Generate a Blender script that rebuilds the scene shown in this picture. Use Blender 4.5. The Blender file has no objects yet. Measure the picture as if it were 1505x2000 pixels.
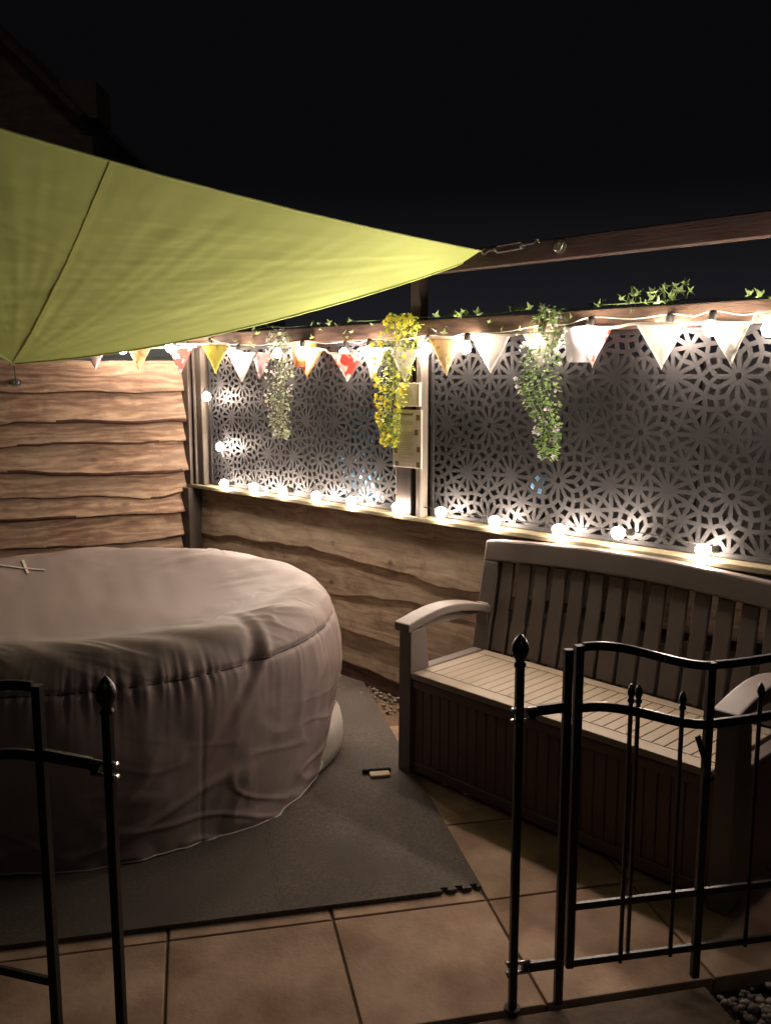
import bpy, bmesh, math, random
from mathutils import Vector, Matrix, noise
random.seed(7)
S = bpy.context.scene
COL = S.collection
PI = math.pi
R = math.radians

# ------------------------------------------------------------------ camera
F_PX = 1750.0
PITCH = math.atan(259 / F_PX)
cd = bpy.data.cameras.new('camera')
cam = bpy.data.objects.new('camera', cd)
COL.objects.link(cam)
cam.location = (0, 0, 1.5)
cam.rotation_euler = (PI / 2 - PITCH, 0, 0)
cd.sensor_fit = 'VERTICAL'
cd.sensor_height = 24
cd.lens = 24 * F_PX / 2000
cd.clip_start = 0.05
cd.clip_end = 500
S.camera = cam
S.render.resolution_x = 770
S.render.resolution_y = 1024

# ------------------------------------------------------------------ night sky and added fill sun
W = bpy.data.worlds.new('World')
S.world = W
W.use_nodes = True
wn = W.node_tree.nodes
wl = W.node_tree.links
wbg = wn['Background']
wtc = wn.new('ShaderNodeTexCoord')
wsx = wn.new('ShaderNodeSeparateXYZ')
wrp = wn.new('ShaderNodeValToRGB')
wl.new(wtc.outputs['Generated'], wsx.inputs[0])
wl.new(wsx.outputs['Z'], wrp.inputs[0])
wl.new(wrp.outputs[0], wbg.inputs[0])
wrp.color_ramp.elements[0].position = 0.0
wrp.color_ramp.elements[0].color = (0.016, 0.016, 0.0195, 1)
wrp.color_ramp.elements[1].position = 0.20
wrp.color_ramp.elements[1].color = (0.0026, 0.0025, 0.0030, 1)
wbg.inputs[1].default_value = 1.0
sun = bpy.data.lights.new('fill_sun', 'SUN')  # unseen weak fill, added to lift the house wall and fences slightly
sun.energy = 0.05
sun.angle = R(8)
sun.color = (1.0, 0.9, 0.8)
so = bpy.data.objects.new('fill_sun', sun)
COL.objects.link(so)
so.rotation_euler = (R(50), 0, R(8))

BULB_L = 350.0          # radiance of the bulbs
BULB_C = (1.0, 0.80, 0.65)
vs = S.view_settings
vs.view_transform = 'Standard'
vs.look = 'None'
vs.exposure = 0
vs.gamma = 1
vs.use_curve_mapping = False
S.render.engine = 'CYCLES'

# ------------------------------------------------------------------ helpers
def tag(o, label=None, cat=None, group=None, kind=None):
    if label: o['label'] = label
    if cat: o['category'] = cat
    if group: o['group'] = group
    if kind: o['kind'] = kind
    return o

def empty(name, loc=(0, 0, 0), rz=0, **k):
    o = bpy.data.objects.new(name, None)
    COL.objects.link(o)
    o.location = loc
    o.rotation_euler = (0, 0, rz)
    o.empty_display_size = 0.1
    return tag(o, **k)

def link(name, me, mat, parent=None, loc=None, rot=None, scale=None, **k):
    o = bpy.data.objects.new(name, me)
    COL.objects.link(o)
    if mat and not me.materials: me.materials.append(mat)
    if parent: o.parent = parent
    if loc is not None: o.location = loc
    if rot is not None: o.rotation_euler = rot
    if scale is not None: o.scale = scale
    return tag(o, **k)

def mk(name, vf, mat, parent=None, smooth=False, **k):
    v, f = vf
    me = bpy.data.meshes.new(name)
    me.from_pydata(v, [], f)
    if smooth: me.polygons.foreach_set('use_smooth', [True] * len(me.polygons))
    me.update()
    return link(name, me, mat, parent, **k)

def bmk(name, bm, mat, parent=None, smooth=False, **k):
    me = bpy.data.meshes.new(name)
    bm.normal_update()
    bm.to_mesh(me)
    bm.free()
    if smooth: me.polygons.foreach_set('use_smooth', [True] * len(me.polygons))
    return link(name, me, mat, parent, **k)

_bx = {}
def box(name, x0, x1, y0, y1, z0, z1, mat, parent=None, bev=0.003, rot=None, **k):
    s = (round(x1 - x0, 4), round(y1 - y0, 4), round(z1 - z0, 4))
    key = (s, mat.name, bev)
    if key not in _bx:
        bm = bmesh.new()
        bmesh.ops.create_cube(bm, size=1)
        for v in bm.verts: v.co = Vector((v.co.x * s[0], v.co.y * s[1], v.co.z * s[2]))
        if bev: bmesh.ops.bevel(bm, geom=bm.edges[:], offset=min(bev, min(s) * .4), segments=1 if bev < .004 else 2, profile=0.6, affect='EDGES')
        me = bpy.data.meshes.new(name)
        bm.to_mesh(me); bm.free()
        me.materials.append(mat)
        _bx[key] = me
    return link(name, _bx[key], None, parent, loc=((x0 + x1) / 2, (y0 + y1) / 2, (z0 + z1) / 2), rot=rot, **k)

def sweep(pts, prof, closed=False, up=Vector((0, 0, 1)), caps=True):
    """sweep a closed profile [(side, up)] along pts"""
    pts = [Vector(p) for p in pts]
    n = len(pts); m = len(prof)
    v = []; f = []
    for i, p in enumerate(pts):
        if closed: t = pts[(i + 1) % n] - pts[i - 1]
        else: t = pts[min(i + 1, n - 1)] - pts[max(i - 1, 0)]
        t.normalize()
        u = up
        if abs(t.dot(u)) > 0.97: u = Vector((0, 1, 0)) if abs(t.y) < .9 else Vector((1, 0, 0))
        s = t.cross(u).normalized()
        w = s.cross(t).normalized()
        for a, b in prof: v.append(tuple(p + s * a + w * b))
    k = n if closed else n - 1
    for i in range(k):
        a = i * m; b = ((i + 1) % n) * m
        for j in range(m):
            f.append((a + j, a + (j + 1) % m, b + (j + 1) % m, b + j))
    if caps and not closed:
        f.append(tuple(range(m))[::-1]); f.append(tuple((n - 1) * m + j for j in range(m)))
    return v, f

def circ(r, n=8): return [(r * math.cos(2 * PI * i / n), r * math.sin(2 * PI * i / n)) for i in range(n)]
def rectp(w, h, c=0.15):
    a, b = w / 2, h / 2; d = min(w, h) * c
    return [(-a + d, -b), (a - d, -b), (a, -b + d), (a, b - d), (a - d, b), (-a + d, b), (-a, b - d), (-a, -b + d)]

def lathe(prof, n=20, off=(0, 0, 0)):
    v = []; f = []
    for r, z in prof:
        for i in range(n):
            a = 2 * PI * i / n
            v.append((off[0] + r * math.cos(a), off[1] + r * math.sin(a), off[2] + z))
    for j in range(len(prof) - 1):
        for i in range(n):
            a = j * n + i; b = j * n + (i + 1) % n
            f.append((a, b, b + n, a + n))
    f.append(tuple(range(n))[::-1]); f.append(tuple((len(prof) - 1) * n + i for i in range(n)))
    return v, f

def join(*vfs):
    V = []; Fc = []
    for v, f in vfs:
        o = len(V); V += list(v); Fc += [tuple(i + o for i in q) for q in f]
    return V, Fc

def smooth_pts(pts, n=6):
    P = [Vector(p) for p in pts]; out = []
    for i in range(len(P) - 1):
        a = P[max(i - 1, 0)]; b = P[i]; c = P[i + 1]; d = P[min(i + 2, len(P) - 1)]
        for k in range(n):
            t = k / n
            out.append(0.5 * ((2 * b) + (c - a) * t + (2 * a - 5 * b + 4 * c - d) * t * t + (3 * b - a - 3 * c + d) * t ** 3))
    out.append(P[-1])
    return out

# ------------------------------------------------------------------ materials
def mat(name, rough=0.6, spec=0.4, metal=0.0):
    m = bpy.data.materials.new(name); m.use_nodes = True
    b = m.node_tree.nodes['Principled BSDF']
    b.inputs['Roughness'].default_value = rough
    b.inputs['Specular IOR Level'].default_value = spec
    b.inputs['Metallic'].default_value = metal
    return m, m.node_tree.nodes, m.node_tree.links, b

def noise_mat(name, c1, c2, scale=(6, 6, 6), rough=0.6, spec=0.4, metal=0.0, bump=0.2, bscale=60, bdist=0.002, detail=5, c3=None, mottle=2.0, rvar=0.0):
    m, n, l, b = mat(name, rough, spec, metal)
    tc = n.new('ShaderNodeTexCoord')
    mp = n.new('ShaderNodeMapping'); mp.inputs['Scale'].default_value = scale
    l.new(tc.outputs['Object'], mp.inputs[0])
    oi = n.new('ShaderNodeObjectInfo')
    ad = n.new('ShaderNodeVectorMath'); ad.operation = 'ADD'
    sc = n.new('ShaderNodeVectorMath'); sc.operation = 'SCALE'; sc.inputs[0].default_value = (13.1, 7.7, 29.3)
    l.new(oi.outputs['Random'], sc.inputs['Scale'])
    l.new(mp.outputs[0], ad.inputs[0]); l.new(sc.outputs[0], ad.inputs[1])
    nz = n.new('ShaderNodeTexNoise'); nz.inputs['Scale'].default_value = 1; nz.inputs['Detail'].default_value = detail
    nz.inputs['Roughness'].default_value = 0.62
    l.new(ad.outputs[0], nz.inputs['Vector'])
    rp = n.new('ShaderNodeValToRGB')
    rp.color_ramp.elements[0].position = 0.32; rp.color_ramp.elements[0].color = (*c1, 1)
    rp.color_ramp.elements[1].position = 0.68; rp.color_ramp.elements[1].color = (*c2, 1)
    l.new(nz.outputs[0], rp.inputs[0])
    col = rp.outputs[0]
    if c3:
        n2 = n.new('ShaderNodeTexNoise'); n2.inputs['Scale'].default_value = mottle; n2.inputs['Detail'].default_value = 4
        l.new(tc.outputs['Object'], n2.inputs['Vector'])
        r2 = n.new('ShaderNodeValToRGB'); r2.color_ramp.elements[0].position = .45; r2.color_ramp.elements[1].position = .7
        l.new(n2.outputs[0], r2.inputs[0])
        mx = n.new('ShaderNodeMix'); mx.data_type = 'RGBA'
        l.new(r2.outputs[0], mx.inputs[0]); l.new(col, mx.inputs[6]); mx.inputs[7].default_value = (*c3, 1)
        col = mx.outputs[2]
    l.new(col, b.inputs['Base Color'])
    if rvar:
        mr = n.new('ShaderNodeMapRange'); mr.inputs[3].default_value = rough - rvar; mr.inputs[4].default_value = rough + rvar
        l.new(nz.outputs[0], mr.inputs[0]); l.new(mr.outputs[0], b.inputs['Roughness'])
    if bump:
        nb = n.new('ShaderNodeTexNoise'); nb.inputs['Scale'].default_value = bscale; nb.inputs['Detail'].default_value = 4
        l.new(tc.outputs['Object'], nb.inputs['Vector'])
        bp = n.new('ShaderNodeBump'); bp.inputs['Strength'].default_value = bump; bp.inputs['Distance'].default_value = bdist
        l.new(nb.outputs[0], bp.inputs['Height']); l.new(bp.outputs[0], b.inputs['Normal'])
    return m

def wood_mat(name, dark, mid, light, knot=(0.05, 0.028, 0.016), grey=(0.27, 0.22, 0.17), rough=0.75, freq=34, bump=0.5, knots=1.0):
    """long streaky grain along local x, warped round knots, weather stains"""
    m, n, l, b = mat(name, rough, 0.25)
    tc = n.new('ShaderNodeTexCoord')
    def mapn(s):
        q = n.new('ShaderNodeMapping'); q.inputs['Scale'].default_value = s
        l.new(tc.outputs['Object'], q.inputs[0]); return q.outputs[0]
    def nse(vec, sc, det=4, rg=.6):
        q = n.new('ShaderNodeTexNoise'); q.inputs['Scale'].default_value = sc; q.inputs['Detail'].default_value = det; q.inputs['Roughness'].default_value = rg
        l.new(vec, q.inputs['Vector']); return q.outputs[0]
    def math_(op, a, c):
        q = n.new('ShaderNodeMath'); q.operation = op
        for i, s in enumerate((a, c)):
            if isinstance(s, (int, float)): q.inputs[i].default_value = s
            else: l.new(s, q.inputs[i])
        return q.outputs[0]
    def ramp(fac, *els):
        q = n.new('ShaderNodeValToRGB'); cr = q.color_ramp
        while len(cr.elements) < len(els): cr.elements.new(0.5)
        for e, (p, c) in zip(cr.elements, els): e.position = p; e.color = (*c, 1) if len(c) == 3 else c
        l.new(fac, q.inputs[0]); return q.outputs[0]
    def mix(f, a, c):
        q = n.new('ShaderNodeMix'); q.data_type = 'RGBA'
        if isinstance(f, (int, float)): q.inputs[0].default_value = f
        else: l.new(f, q.inputs[0])
        for i, s in ((6, a), (7, c)):
            if isinstance(s, tuple): q.inputs[i].default_value = (*s, 1)
            else: l.new(s, q.inputs[i])
        return q.outputs[2]
    low = nse(mapn((0.9, 3, 3.5)), 1.7, 3)
    sx = n.new('ShaderNodeSeparateXYZ'); l.new(tc.outputs['Object'], sx.inputs[0])
    # cathedral grain: bands of z warped by a slow noise
    band = math_('ADD', math_('MULTIPLY', sx.outputs['Z'], freq), math_('MULTIPLY', low, 9.0))
    fr = math_('SINE', math_('MULTIPLY', band, 4.2), 0)
    fr = math_('ADD', math_('MULTIPLY', fr, 0.5), 0.5)
    streak = nse(mapn((4.2, 40, 62)), 1.0, 8, .8)
    fine = nse(mapn((6, 150, 260)), 1.0, 3, .6)
    g = math_('ADD', math_('MULTIPLY', fr, 0.13), math_('ADD', math_('MULTIPLY', streak, 0.55), math_('MULTIPLY', nse(mapn((2.2, 6, 7)), 1.3, 5, .65), .38)))
    base = ramp(g, (0.36, dark), (0.53, mid), (0.70, light))
    # knots
    vo = n.new('ShaderNodeTexVoronoi'); vo.feature = 'F1'; vo.inputs['Scale'].default_value = 1
    l.new(mapn((3.9 * knots, 2, 6.5 * knots)), vo.inputs['Vector']); vo.inputs['Randomness'].default_value = 1
    kn = ramp(vo.outputs['Distance'], (0.05, (1, 1, 1)), (0.15, (0, 0, 0)))
    blot = ramp(nse(mapn((8, 5, 6)), 1.0, 5, .75), (0.52, (0, 0, 0)), (0.74, (1, 1, 1)))
    c = mix(math_('MULTIPLY', kn, 0.85), base, knot)
    c = mix(math_('MULTIPLY', blot, 0.62), c, knot)
    wea = ramp(nse(mapn((1.1, 2, 2.3)), 1.6, 4, .6), (0.45, (0, 0, 0)), (0.66, (1, 1, 1)))
    stn = ramp(nse(mapn((1.4, 3, 9)), 1.9, 5, .7), (0.50, (0, 0, 0)), (0.72, (1, 1, 1)))
    c = mix(math_('MULTIPLY', stn, 0.8), c, dark)
    c = mix(math_('MULTIPLY', wea, 0.5), c, grey)
    l.new(c, b.inputs['Base Color'])
    bp = n.new('ShaderNodeBump'); bp.inputs['Strength'].default_value = bump; bp.inputs['Distance'].default_value = 0.004
    h = math_('ADD', math_('MULTIPLY', streak, 0.8), math_('MULTIPLY', fine, 0.5))
    l.new(h, bp.inputs['Height']); l.new(bp.outputs[0], b.inputs['Normal'])
    return m

M = {}
M['wood_l'] = wood_mat('waney_larch_warm', (0.06, 0.030, 0.021), (0.175, 0.108, 0.070), (0.31, 0.222, 0.145), grey=(0.18, 0.142, 0.102))
M['wood_r'] = wood_mat('waney_larch_grey', (0.17, 0.115, 0.08), (0.36, 0.265, 0.19), (0.50, 0.40, 0.30), grey=(0.38, 0.325, 0.25), freq=22, knots=1.45)
M['bark_shade'] = noise_mat('bark_shade_edge', (0.025, 0.013, 0.010), (0.065, 0.034, 0.024), (14, 60, 60), 0.9, 0.1, bump=.6, bscale=60, bdist=.003)  # bark tone on the lips, also paints in the shadow bands between boards
M['sill'] = wood_mat('sill_wood', (0.10, 0.085, 0.05), (0.20, 0.17, 0.10), (0.30, 0.26, 0.17), grey=(0.22, 0.20, 0.13), knot=(.1, .08, .05))
M['post'] = noise_mat('post_stained', (0.022, 0.016, 0.013), (0.05, 0.038, 0.03), (8, 8, 1.2), 0.5, 0.4, bump=.3)
M['trim'] = noise_mat('trim_grey', (0.12, 0.105, 0.09), (0.18, 0.16, 0.135), (8, 8, 1.2), 0.5, 0.4, bump=.2)
M['trim_dk'] = noise_mat('trim_dark', (0.045, 0.038, 0.032), (0.08, 0.068, 0.057), (8, 8, 1.2), 0.5, 0.4, bump=.2)
M['rail'] = wood_mat('rail_brown', (0.035, 0.018, 0.012), (0.075, 0.042, 0.029), (0.13, 0.08, 0.055), grey=(.14, .10, .07))
M['beam'] = wood_mat('beam_redbrown', (0.035, 0.022, 0.020), (0.060, 0.038, 0.034), (0.088, 0.057, 0.050), grey=(0.09, 0.05, 0.04), freq=14)
M['screen'] = noise_mat('screen_charcoal', (0.018, 0.018, 0.0195), (0.027, 0.027, 0.029), (5, 5, 5), 0.5, 0.25, bump=.12, bscale=220, bdist=.0008, rvar=.08)
M['back'] = noise_mat('render_darkgrey', (0.035, 0.034, 0.036), (0.055, 0.053, 0.055), (3, 3, 3), 0.8, 0.2)
M['bluebin'] = noise_mat('blue_plastic', (0.22, 0.52, 0.86), (0.28, 0.58, 0.90), (3, 3, 3), 0.45, 0.4)
M['gate'] = noise_mat('black_gloss_metal', (0.006, 0.006, 0.006), (0.012, 0.011, 0.011), (20, 20, 20), 0.36, 0.5, bump=.12, bscale=45, bdist=.0006, rvar=.05)
M['zinc'] = noise_mat('zinc_clip', (0.3, 0.3, 0.29), (0.5, 0.49, 0.47), (40, 40, 40), 0.3, 0.5, metal=1)
M['steel'] = noise_mat('steel', (0.45, 0.44, 0.42), (0.65, 0.63, 0.6), (40, 40, 40), 0.28, 0.5, metal=1)
M['lid'] = noise_mat('beige_resin', (0.22, 0.178, 0.13), (0.26, 0.212, 0.155), (2, 2, 2), 0.5, 0.4, bump=.25, bscale=180, bdist=.0007)
M['resin'] = noise_mat('taupe_resin', (0.105, 0.087, 0.078), (0.13, 0.108, 0.097), (2, 2, 2), 0.5, 0.4, bump=.25, bscale=180, bdist=.0007)
M['resin_dk'] = noise_mat('brown_resin', (0.105, 0.064, 0.058), (0.13, 0.08, 0.072), (2, 2, 2), 0.5, 0.4, bump=.25, bscale=180, bdist=.0007)
M['slab'] = noise_mat('buff_slab', (0.25, 0.172, 0.124), (0.40, 0.285, 0.208), (5, 5, 5), 0.85, 0.2, bump=.6, bscale=70, bdist=.003, c3=(0.19, 0.12, 0.083), mottle=4.5)
M['mortar'] = noise_mat('dark_mortar', (0.10, 0.066, 0.045), (0.16, 0.108, 0.072), (20, 20, 20), 0.95, 0.1, bump=.7, bdist=.006)
M['path'] = noise_mat('dark_concrete', (0.09, 0.066, 0.05), (0.15, 0.11, 0.08), (7, 7, 7), 0.9, 0.2, bump=.7, bscale=50, bdist=.004, c3=(0.07, 0.05, 0.04))
M['matf'] = noise_mat('foam_mat', (0.045, 0.037, 0.032), (0.105, 0.087, 0.073), (110, 110, 110), 0.8, 0.3, bump=.6, bscale=260, bdist=.0015, c3=(0.054, 0.044, 0.037), mottle=2.6)
M['soil'] = noise_mat('soil', (0.03, 0.02, 0.014), (0.06, 0.042, 0.03), (9, 9, 9), 0.95, 0.1, bump=1, bscale=30, bdist=.01)
M['brick'] = noise_mat('far_brick', (0.16, 0.12, 0.10), (0.26, 0.19, 0.16), (4, 4, 9), 0.9, 0.1)
M['roof'] = noise_mat('roof_tile', (0.10, 0.08, 0.07), (0.18, 0.15, 0.13), (4, 4, 9), 0.9, 0.1)
M['shed'] = noise_mat('shed_greyblue', (0.36, 0.42, 0.45), (0.44, 0.50, 0.53), (2, 2, 8), 0.7, 0.3)
M['dark'] = noise_mat('dark_rubber', (0.01, 0.009, 0.009), (0.02, 0.018, 0.016), (8, 8, 8), 0.6, 0.3)
M['cable'] = noise_mat('cable_white', (0.45, 0.42, 0.36), (0.6, 0.56, 0.5), (8, 8, 8), 0.5, 0.3, bump=0)
M['cable_dk'] = noise_mat('cable_dark', (0.02, 0.02, 0.018), (0.04, 0.04, 0.035), (8, 8, 8), 0.5, 0.3, bump=0)
M['terracotta'] = noise_mat('orange_pot', (0.50, 0.17, 0.05), (0.60, 0.22, 0.07), (8, 8, 8), 0.5, 0.4)
M['whitepot'] = noise_mat('white_pot', (0.52, 0.50, 0.54), (0.64, 0.62, 0.66), (8, 8, 8), 0.3, 0.5)
M['base'] = noise_mat('pale_vinyl', (0.40, 0.37, 0.33), (0.48, 0.45, 0.41), (6, 6, 6), 0.5, 0.4)
M['tape'] = noise_mat('white_strap', (0.5, 0.45, 0.42), (0.62, 0.56, 0.53), (30, 30, 30), 0.7, 0.3)
M['cord'] = noise_mat('draw_cord', (0.03, 0.025, 0.023), (0.05, 0.043, 0.04), (30, 30, 30), 0.7, 0.3)
M['pebble'] = noise_mat('pebbles', (0.10, 0.085, 0.075), (0.24, 0.205, 0.18), (18, 18, 18), 0.7, 0.3, bump=.2, detail=1)
M['wedge'] = noise_mat('pale_offcut', (0.40, 0.32, 0.23), (0.5, 0.41, 0.30), (8, 8, 8), 0.8, 0.2)
M['mdf'] = noise_mat('plaque_wood', (0.56, 0.49, 0.42), (0.64, 0.56, 0.49), (20, 4, 4), 0.6, 0.3)
M['print'] = noise_mat('print_brown', (0.14, 0.10, 0.075), (0.19, 0.14, 0.10), (80, 80, 80), 0.7, 0.2, bump=0)
M['printl'] = noise_mat('print_faint', (0.42, 0.36, 0.30), (0.48, 0.41, 0.35), (300, 80, 80), 0.7, 0.2, bump=0)

def cloth_mat(name, c1, c2, trans=0.4, pat=None, pc=(0.5, 0.05, 0.05), scale=60, weave=900, vein=(0.5, 0.62), bump=.15):
    m, n, l, b = mat(name, 0.85, 0.15)
    tc = n.new('ShaderNodeTexCoord')
    nz = n.new('ShaderNodeTexNoise'); nz.inputs['Scale'].default_value = 2.2; nz.inputs['Detail'].default_value = 4
    l.new(tc.outputs['Object'], nz.inputs['Vector'])
    mx = n.new('ShaderNodeMix'); mx.data_type = 'RGBA'; mx.inputs[6].default_value = (*c1, 1); mx.inputs[7].default_value = (*c2, 1)
    l.new(nz.outputs[0], mx.inputs[0])
    col = mx.outputs[2]
    if pat:
        p = n.new('ShaderNodeTexNoise' if pat == 'floral' else 'ShaderNodeTexVoronoi')
        p.inputs['Scale'].default_value = scale
        l.new(tc.outputs['Object'], p.inputs['Vector'])
        rp = n.new('ShaderNodeValToRGB'); rp.color_ramp.interpolation = 'EASE'
        rp.color_ramp.elements[0].position = vein[0]; rp.color_ramp.elements[1].position = vein[1]
        l.new(p.outputs[0], rp.inputs[0])
        m2 = n.new('ShaderNodeMix'); m2.data_type = 'RGBA'; l.new(rp.outputs[0], m2.inputs[0]); l.new(col, m2.inputs[6]); m2.inputs[7].default_value = (*pc, 1)
        col = m2.outputs[2]
    l.new(col, b.inputs['Base Color'])
    wv = n.new('ShaderNodeTexNoise'); wv.inputs['Scale'].default_value = weave; wv.inputs['Detail'].default_value = 1
    l.new(tc.outputs['Object'], wv.inputs['Vector'])
    bp = n.new('ShaderNodeBump'); bp.inputs['Strength'].default_value = bump; bp.inputs['Distance'].default_value = 0.0006
    l.new(wv.outputs[0], bp.inputs['Height']); l.new(bp.outputs[0], b.inputs['Normal'])
    if trans:
        tr = n.new('ShaderNodeBsdfTranslucent'); l.new(col, tr.inputs[0])
        ms = n.new('ShaderNodeMixShader'); ms.inputs[0].default_value = trans
        l.new(b.outputs[0], ms.inputs[1]); l.new(tr.outputs[0], ms.inputs[2])
        l.new(ms.outputs[0], n['Material Output'].inputs[0])
    return m

M['sail'] = cloth_mat('lime_sail', (0.39, 0.465, 0.14), (0.43, 0.51, 0.17), 0.12)
M['seam'] = cloth_mat('sail_seam', (0.28, 0.32, 0.09), (0.33, 0.37, 0.11), 0.0)
M['cover'] = cloth_mat('grey_cover', (0.185, 0.145, 0.134), (0.225, 0.18, 0.167), 0.0, bump=.35, weave=500)
M['cover'].node_tree.nodes['Principled BSDF'].inputs['Roughness'].default_value = 0.62
M['cover'].node_tree.nodes['Principled BSDF'].inputs['Specular IOR Level'].default_value = 0.35

def leaf_mat(name, c1, c2, trans=.3):
    m, n, l, b = mat(name, 0.45, 0.35)
    g = n.new('ShaderNodeNewGeometry')
    mx = n.new('ShaderNodeMix'); mx.data_type = 'RGBA'; mx.inputs[6].default_value = (*c1, 1); mx.inputs[7].default_value = (*c2, 1)
    l.new(g.outputs['Random Per Island'], mx.inputs[0]); l.new(mx.outputs[2], b.inputs['Base Color'])
    tr = n.new('ShaderNodeBsdfTranslucent'); l.new(mx.outputs[2], tr.inputs[0])
    ms = n.new('ShaderNodeMixShader'); ms.inputs[0].default_value = trans
    l.new(b.outputs[0], ms.inputs[1]); l.new(tr.outputs[0], ms.inputs[2]); l.new(ms.outputs[0], n['Material Output'].inputs[0])
    return m
M['leaf'] = leaf_mat('leaf_green', (0.09, 0.17, 0.05), (0.22, 0.33, 0.11))
M['leaf_g'] = leaf_mat('leaf_greyish', (0.16, 0.2, 0.10), (0.34, 0.36, 0.24))
M['leaf_y'] = leaf_mat('leaf_yellowgreen', (0.16, 0.24, 0.04), (0.42, 0.46, 0.07))
M['ivy'] = leaf_mat('ivy_leaf', (0.14, 0.24, 0.08), (0.32, 0.42, 0.16))
M['fl_w'] = leaf_mat('flower_lilac', (0.50, 0.44, 0.56), (0.70, 0.66, 0.72))
M['fl_y'] = leaf_mat('flower_yellow', (0.66, 0.56, 0.03), (0.80, 0.70, 0.10))
M['fl_o'] = leaf_mat('flower_cream', (0.6, 0.5, 0.4), (0.75, 0.66, 0.55))

bm_, bn, bl, bb = mat('bulb_glass_lit')
bb.inputs['Emission Color'].default_value = (*BULB_C, 1)
bb.inputs['Emission Strength'].default_value = BULB_L
bb.inputs['Base Color'].default_value = (0.8, 0.8, 0.8, 1)
M['bulb'] = bm_

# ------------------------------------------------------------------ frames of the place
CN = (-1.124, 5.309, 0.0)
RZ = math.atan2(-0.70812, 0.70609)       # right fence: local x runs along it, yard on -y
LZ = R(24)                               # left fence: local x ends (0) at the corner, yard on -y
SZ = math.atan2(0.212, 0.977)            # paving grid
SO = (0.285, 2.463, 0.0)

# ------------------------------------------------------------------ ground
bm = bmesh.new()
bmesh.ops.create_grid(bm, x_segments=40, y_segments=40, size=70)
for v in bm.verts: v.co.z = -0.06
bmk('ground', bm, M['soil'], kind='structure', label='dark soil ground under and around the patio')

pav = empty('patio', SO, SZ, kind='structure', label='buff square paving slabs of the patio floor')
P = 0.452
def in_yard(e1, e2, mrg=0.0):
    c, s = math.cos(SZ), math.sin(SZ)
    x = SO[0] + c * e1 - s * e2 - CN[0]; y = SO[1] + s * e1 + c * e2 - CN[1]
    yr = -math.sin(RZ) * x + math.cos(RZ) * y
    yl = -math.sin(LZ) * x + math.cos(LZ) * y
    return yr < -mrg and yl < -mrg
rs = random.Random(3)
for j in range(0, 8):
    y0 = -0.50 + j * P
    for i in range(-8, 9):
        x0 = i * P
        if not in_yard(x0 + P / 2, y0 + P / 2, 0.05): continue
        w = 0.003 + rs.random() * 0.002
        box('slab', x0 + w, x0 + 0.452 - w, y0 + w, y0 + P - w, -0.045, 0.0, M['slab'], pav, bev=0.004,
            rot=(rs.uniform(-.003, .003), rs.uniform(-.003, .003), 0))
box('mortar_bed', -8 * P, 9 * P, -0.495, 8 * P, -0.055, -0.006, M['mortar'], pav, bev=0)
box('path', -4.0, 0.42, -2.3, -0.508, -0.09, -0.010, M['path'], None, bev=0.006, kind='structure', label='dark concrete path strip in front of the paving')
o = bpy.data.objects['path']
o.matrix_world = Matrix.Translation(SO) @ Matrix.Rotation(SZ, 4, 'Z') @ Matrix.Translation(o.location)

def pebbles(name, pts, rmin, rmax, seed):
    rr = random.Random(seed)
    bm = bmesh.new(); bmesh.ops.create_icosphere(bm, subdivisions=1, radius=1)
    bv = [v.co.copy() for v in bm.verts]; bf = [tuple(v.index for v in f.verts) for f in bm.faces]; bm.free()
    V = []; Fc = []
    for p in pts:
        r = rr.uniform(rmin, rmax); q = Matrix.Rotation(rr.uniform(0, 6.28), 3, 'Z') @ Matrix.Rotation(rr.uniform(-.5, .5), 3, 'X')
        s = Vector((r * rr.uniform(.9, 1.4), r * rr.uniform(.7, 1), r * rr.uniform(.5, .8)))
        o = len(V)
        for c in bv:
            c2 = q @ Vector((c.x * s.x * rr.uniform(.9, 1.1), c.y * s.y, c.z * s.z))
            V.append((p[0] + c2.x, p[1] + c2.y, p[2] + c2.z))
        Fc += [tuple(i + o for i in f) for f in bf]
    return V, Fc
rr = random.Random(5)
pts = [(rr.uniform(0.43, 1.9), rr.uniform(-1.5, -0.53), rr.uniform(-0.045, -0.008)) for _ in range(5200)]
g = mk('gravel', pebbles('g', pts, .007, .016, 1), M['pebble'], smooth=True, kind='stuff', label='loose rounded grey pebbles in front of the paving', cat='gravel')
g.location = SO; g.rotation_euler = (0, 0, SZ)
pts = [(rr.uniform(1.15, 3.4), -abs(rr.gauss(0, .07)) - .03, rr.uniform(0.0, 0.012)) for _ in range(520)]
g = mk('stones', pebbles('g', pts, .006, .014, 2), M['pebble'], smooth=True, kind='stuff', label='loose stones and dead leaves along the foot of the right fence', cat='gravel')
g.location = CN; g.rotation_euler = (0, 0, RZ)

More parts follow.
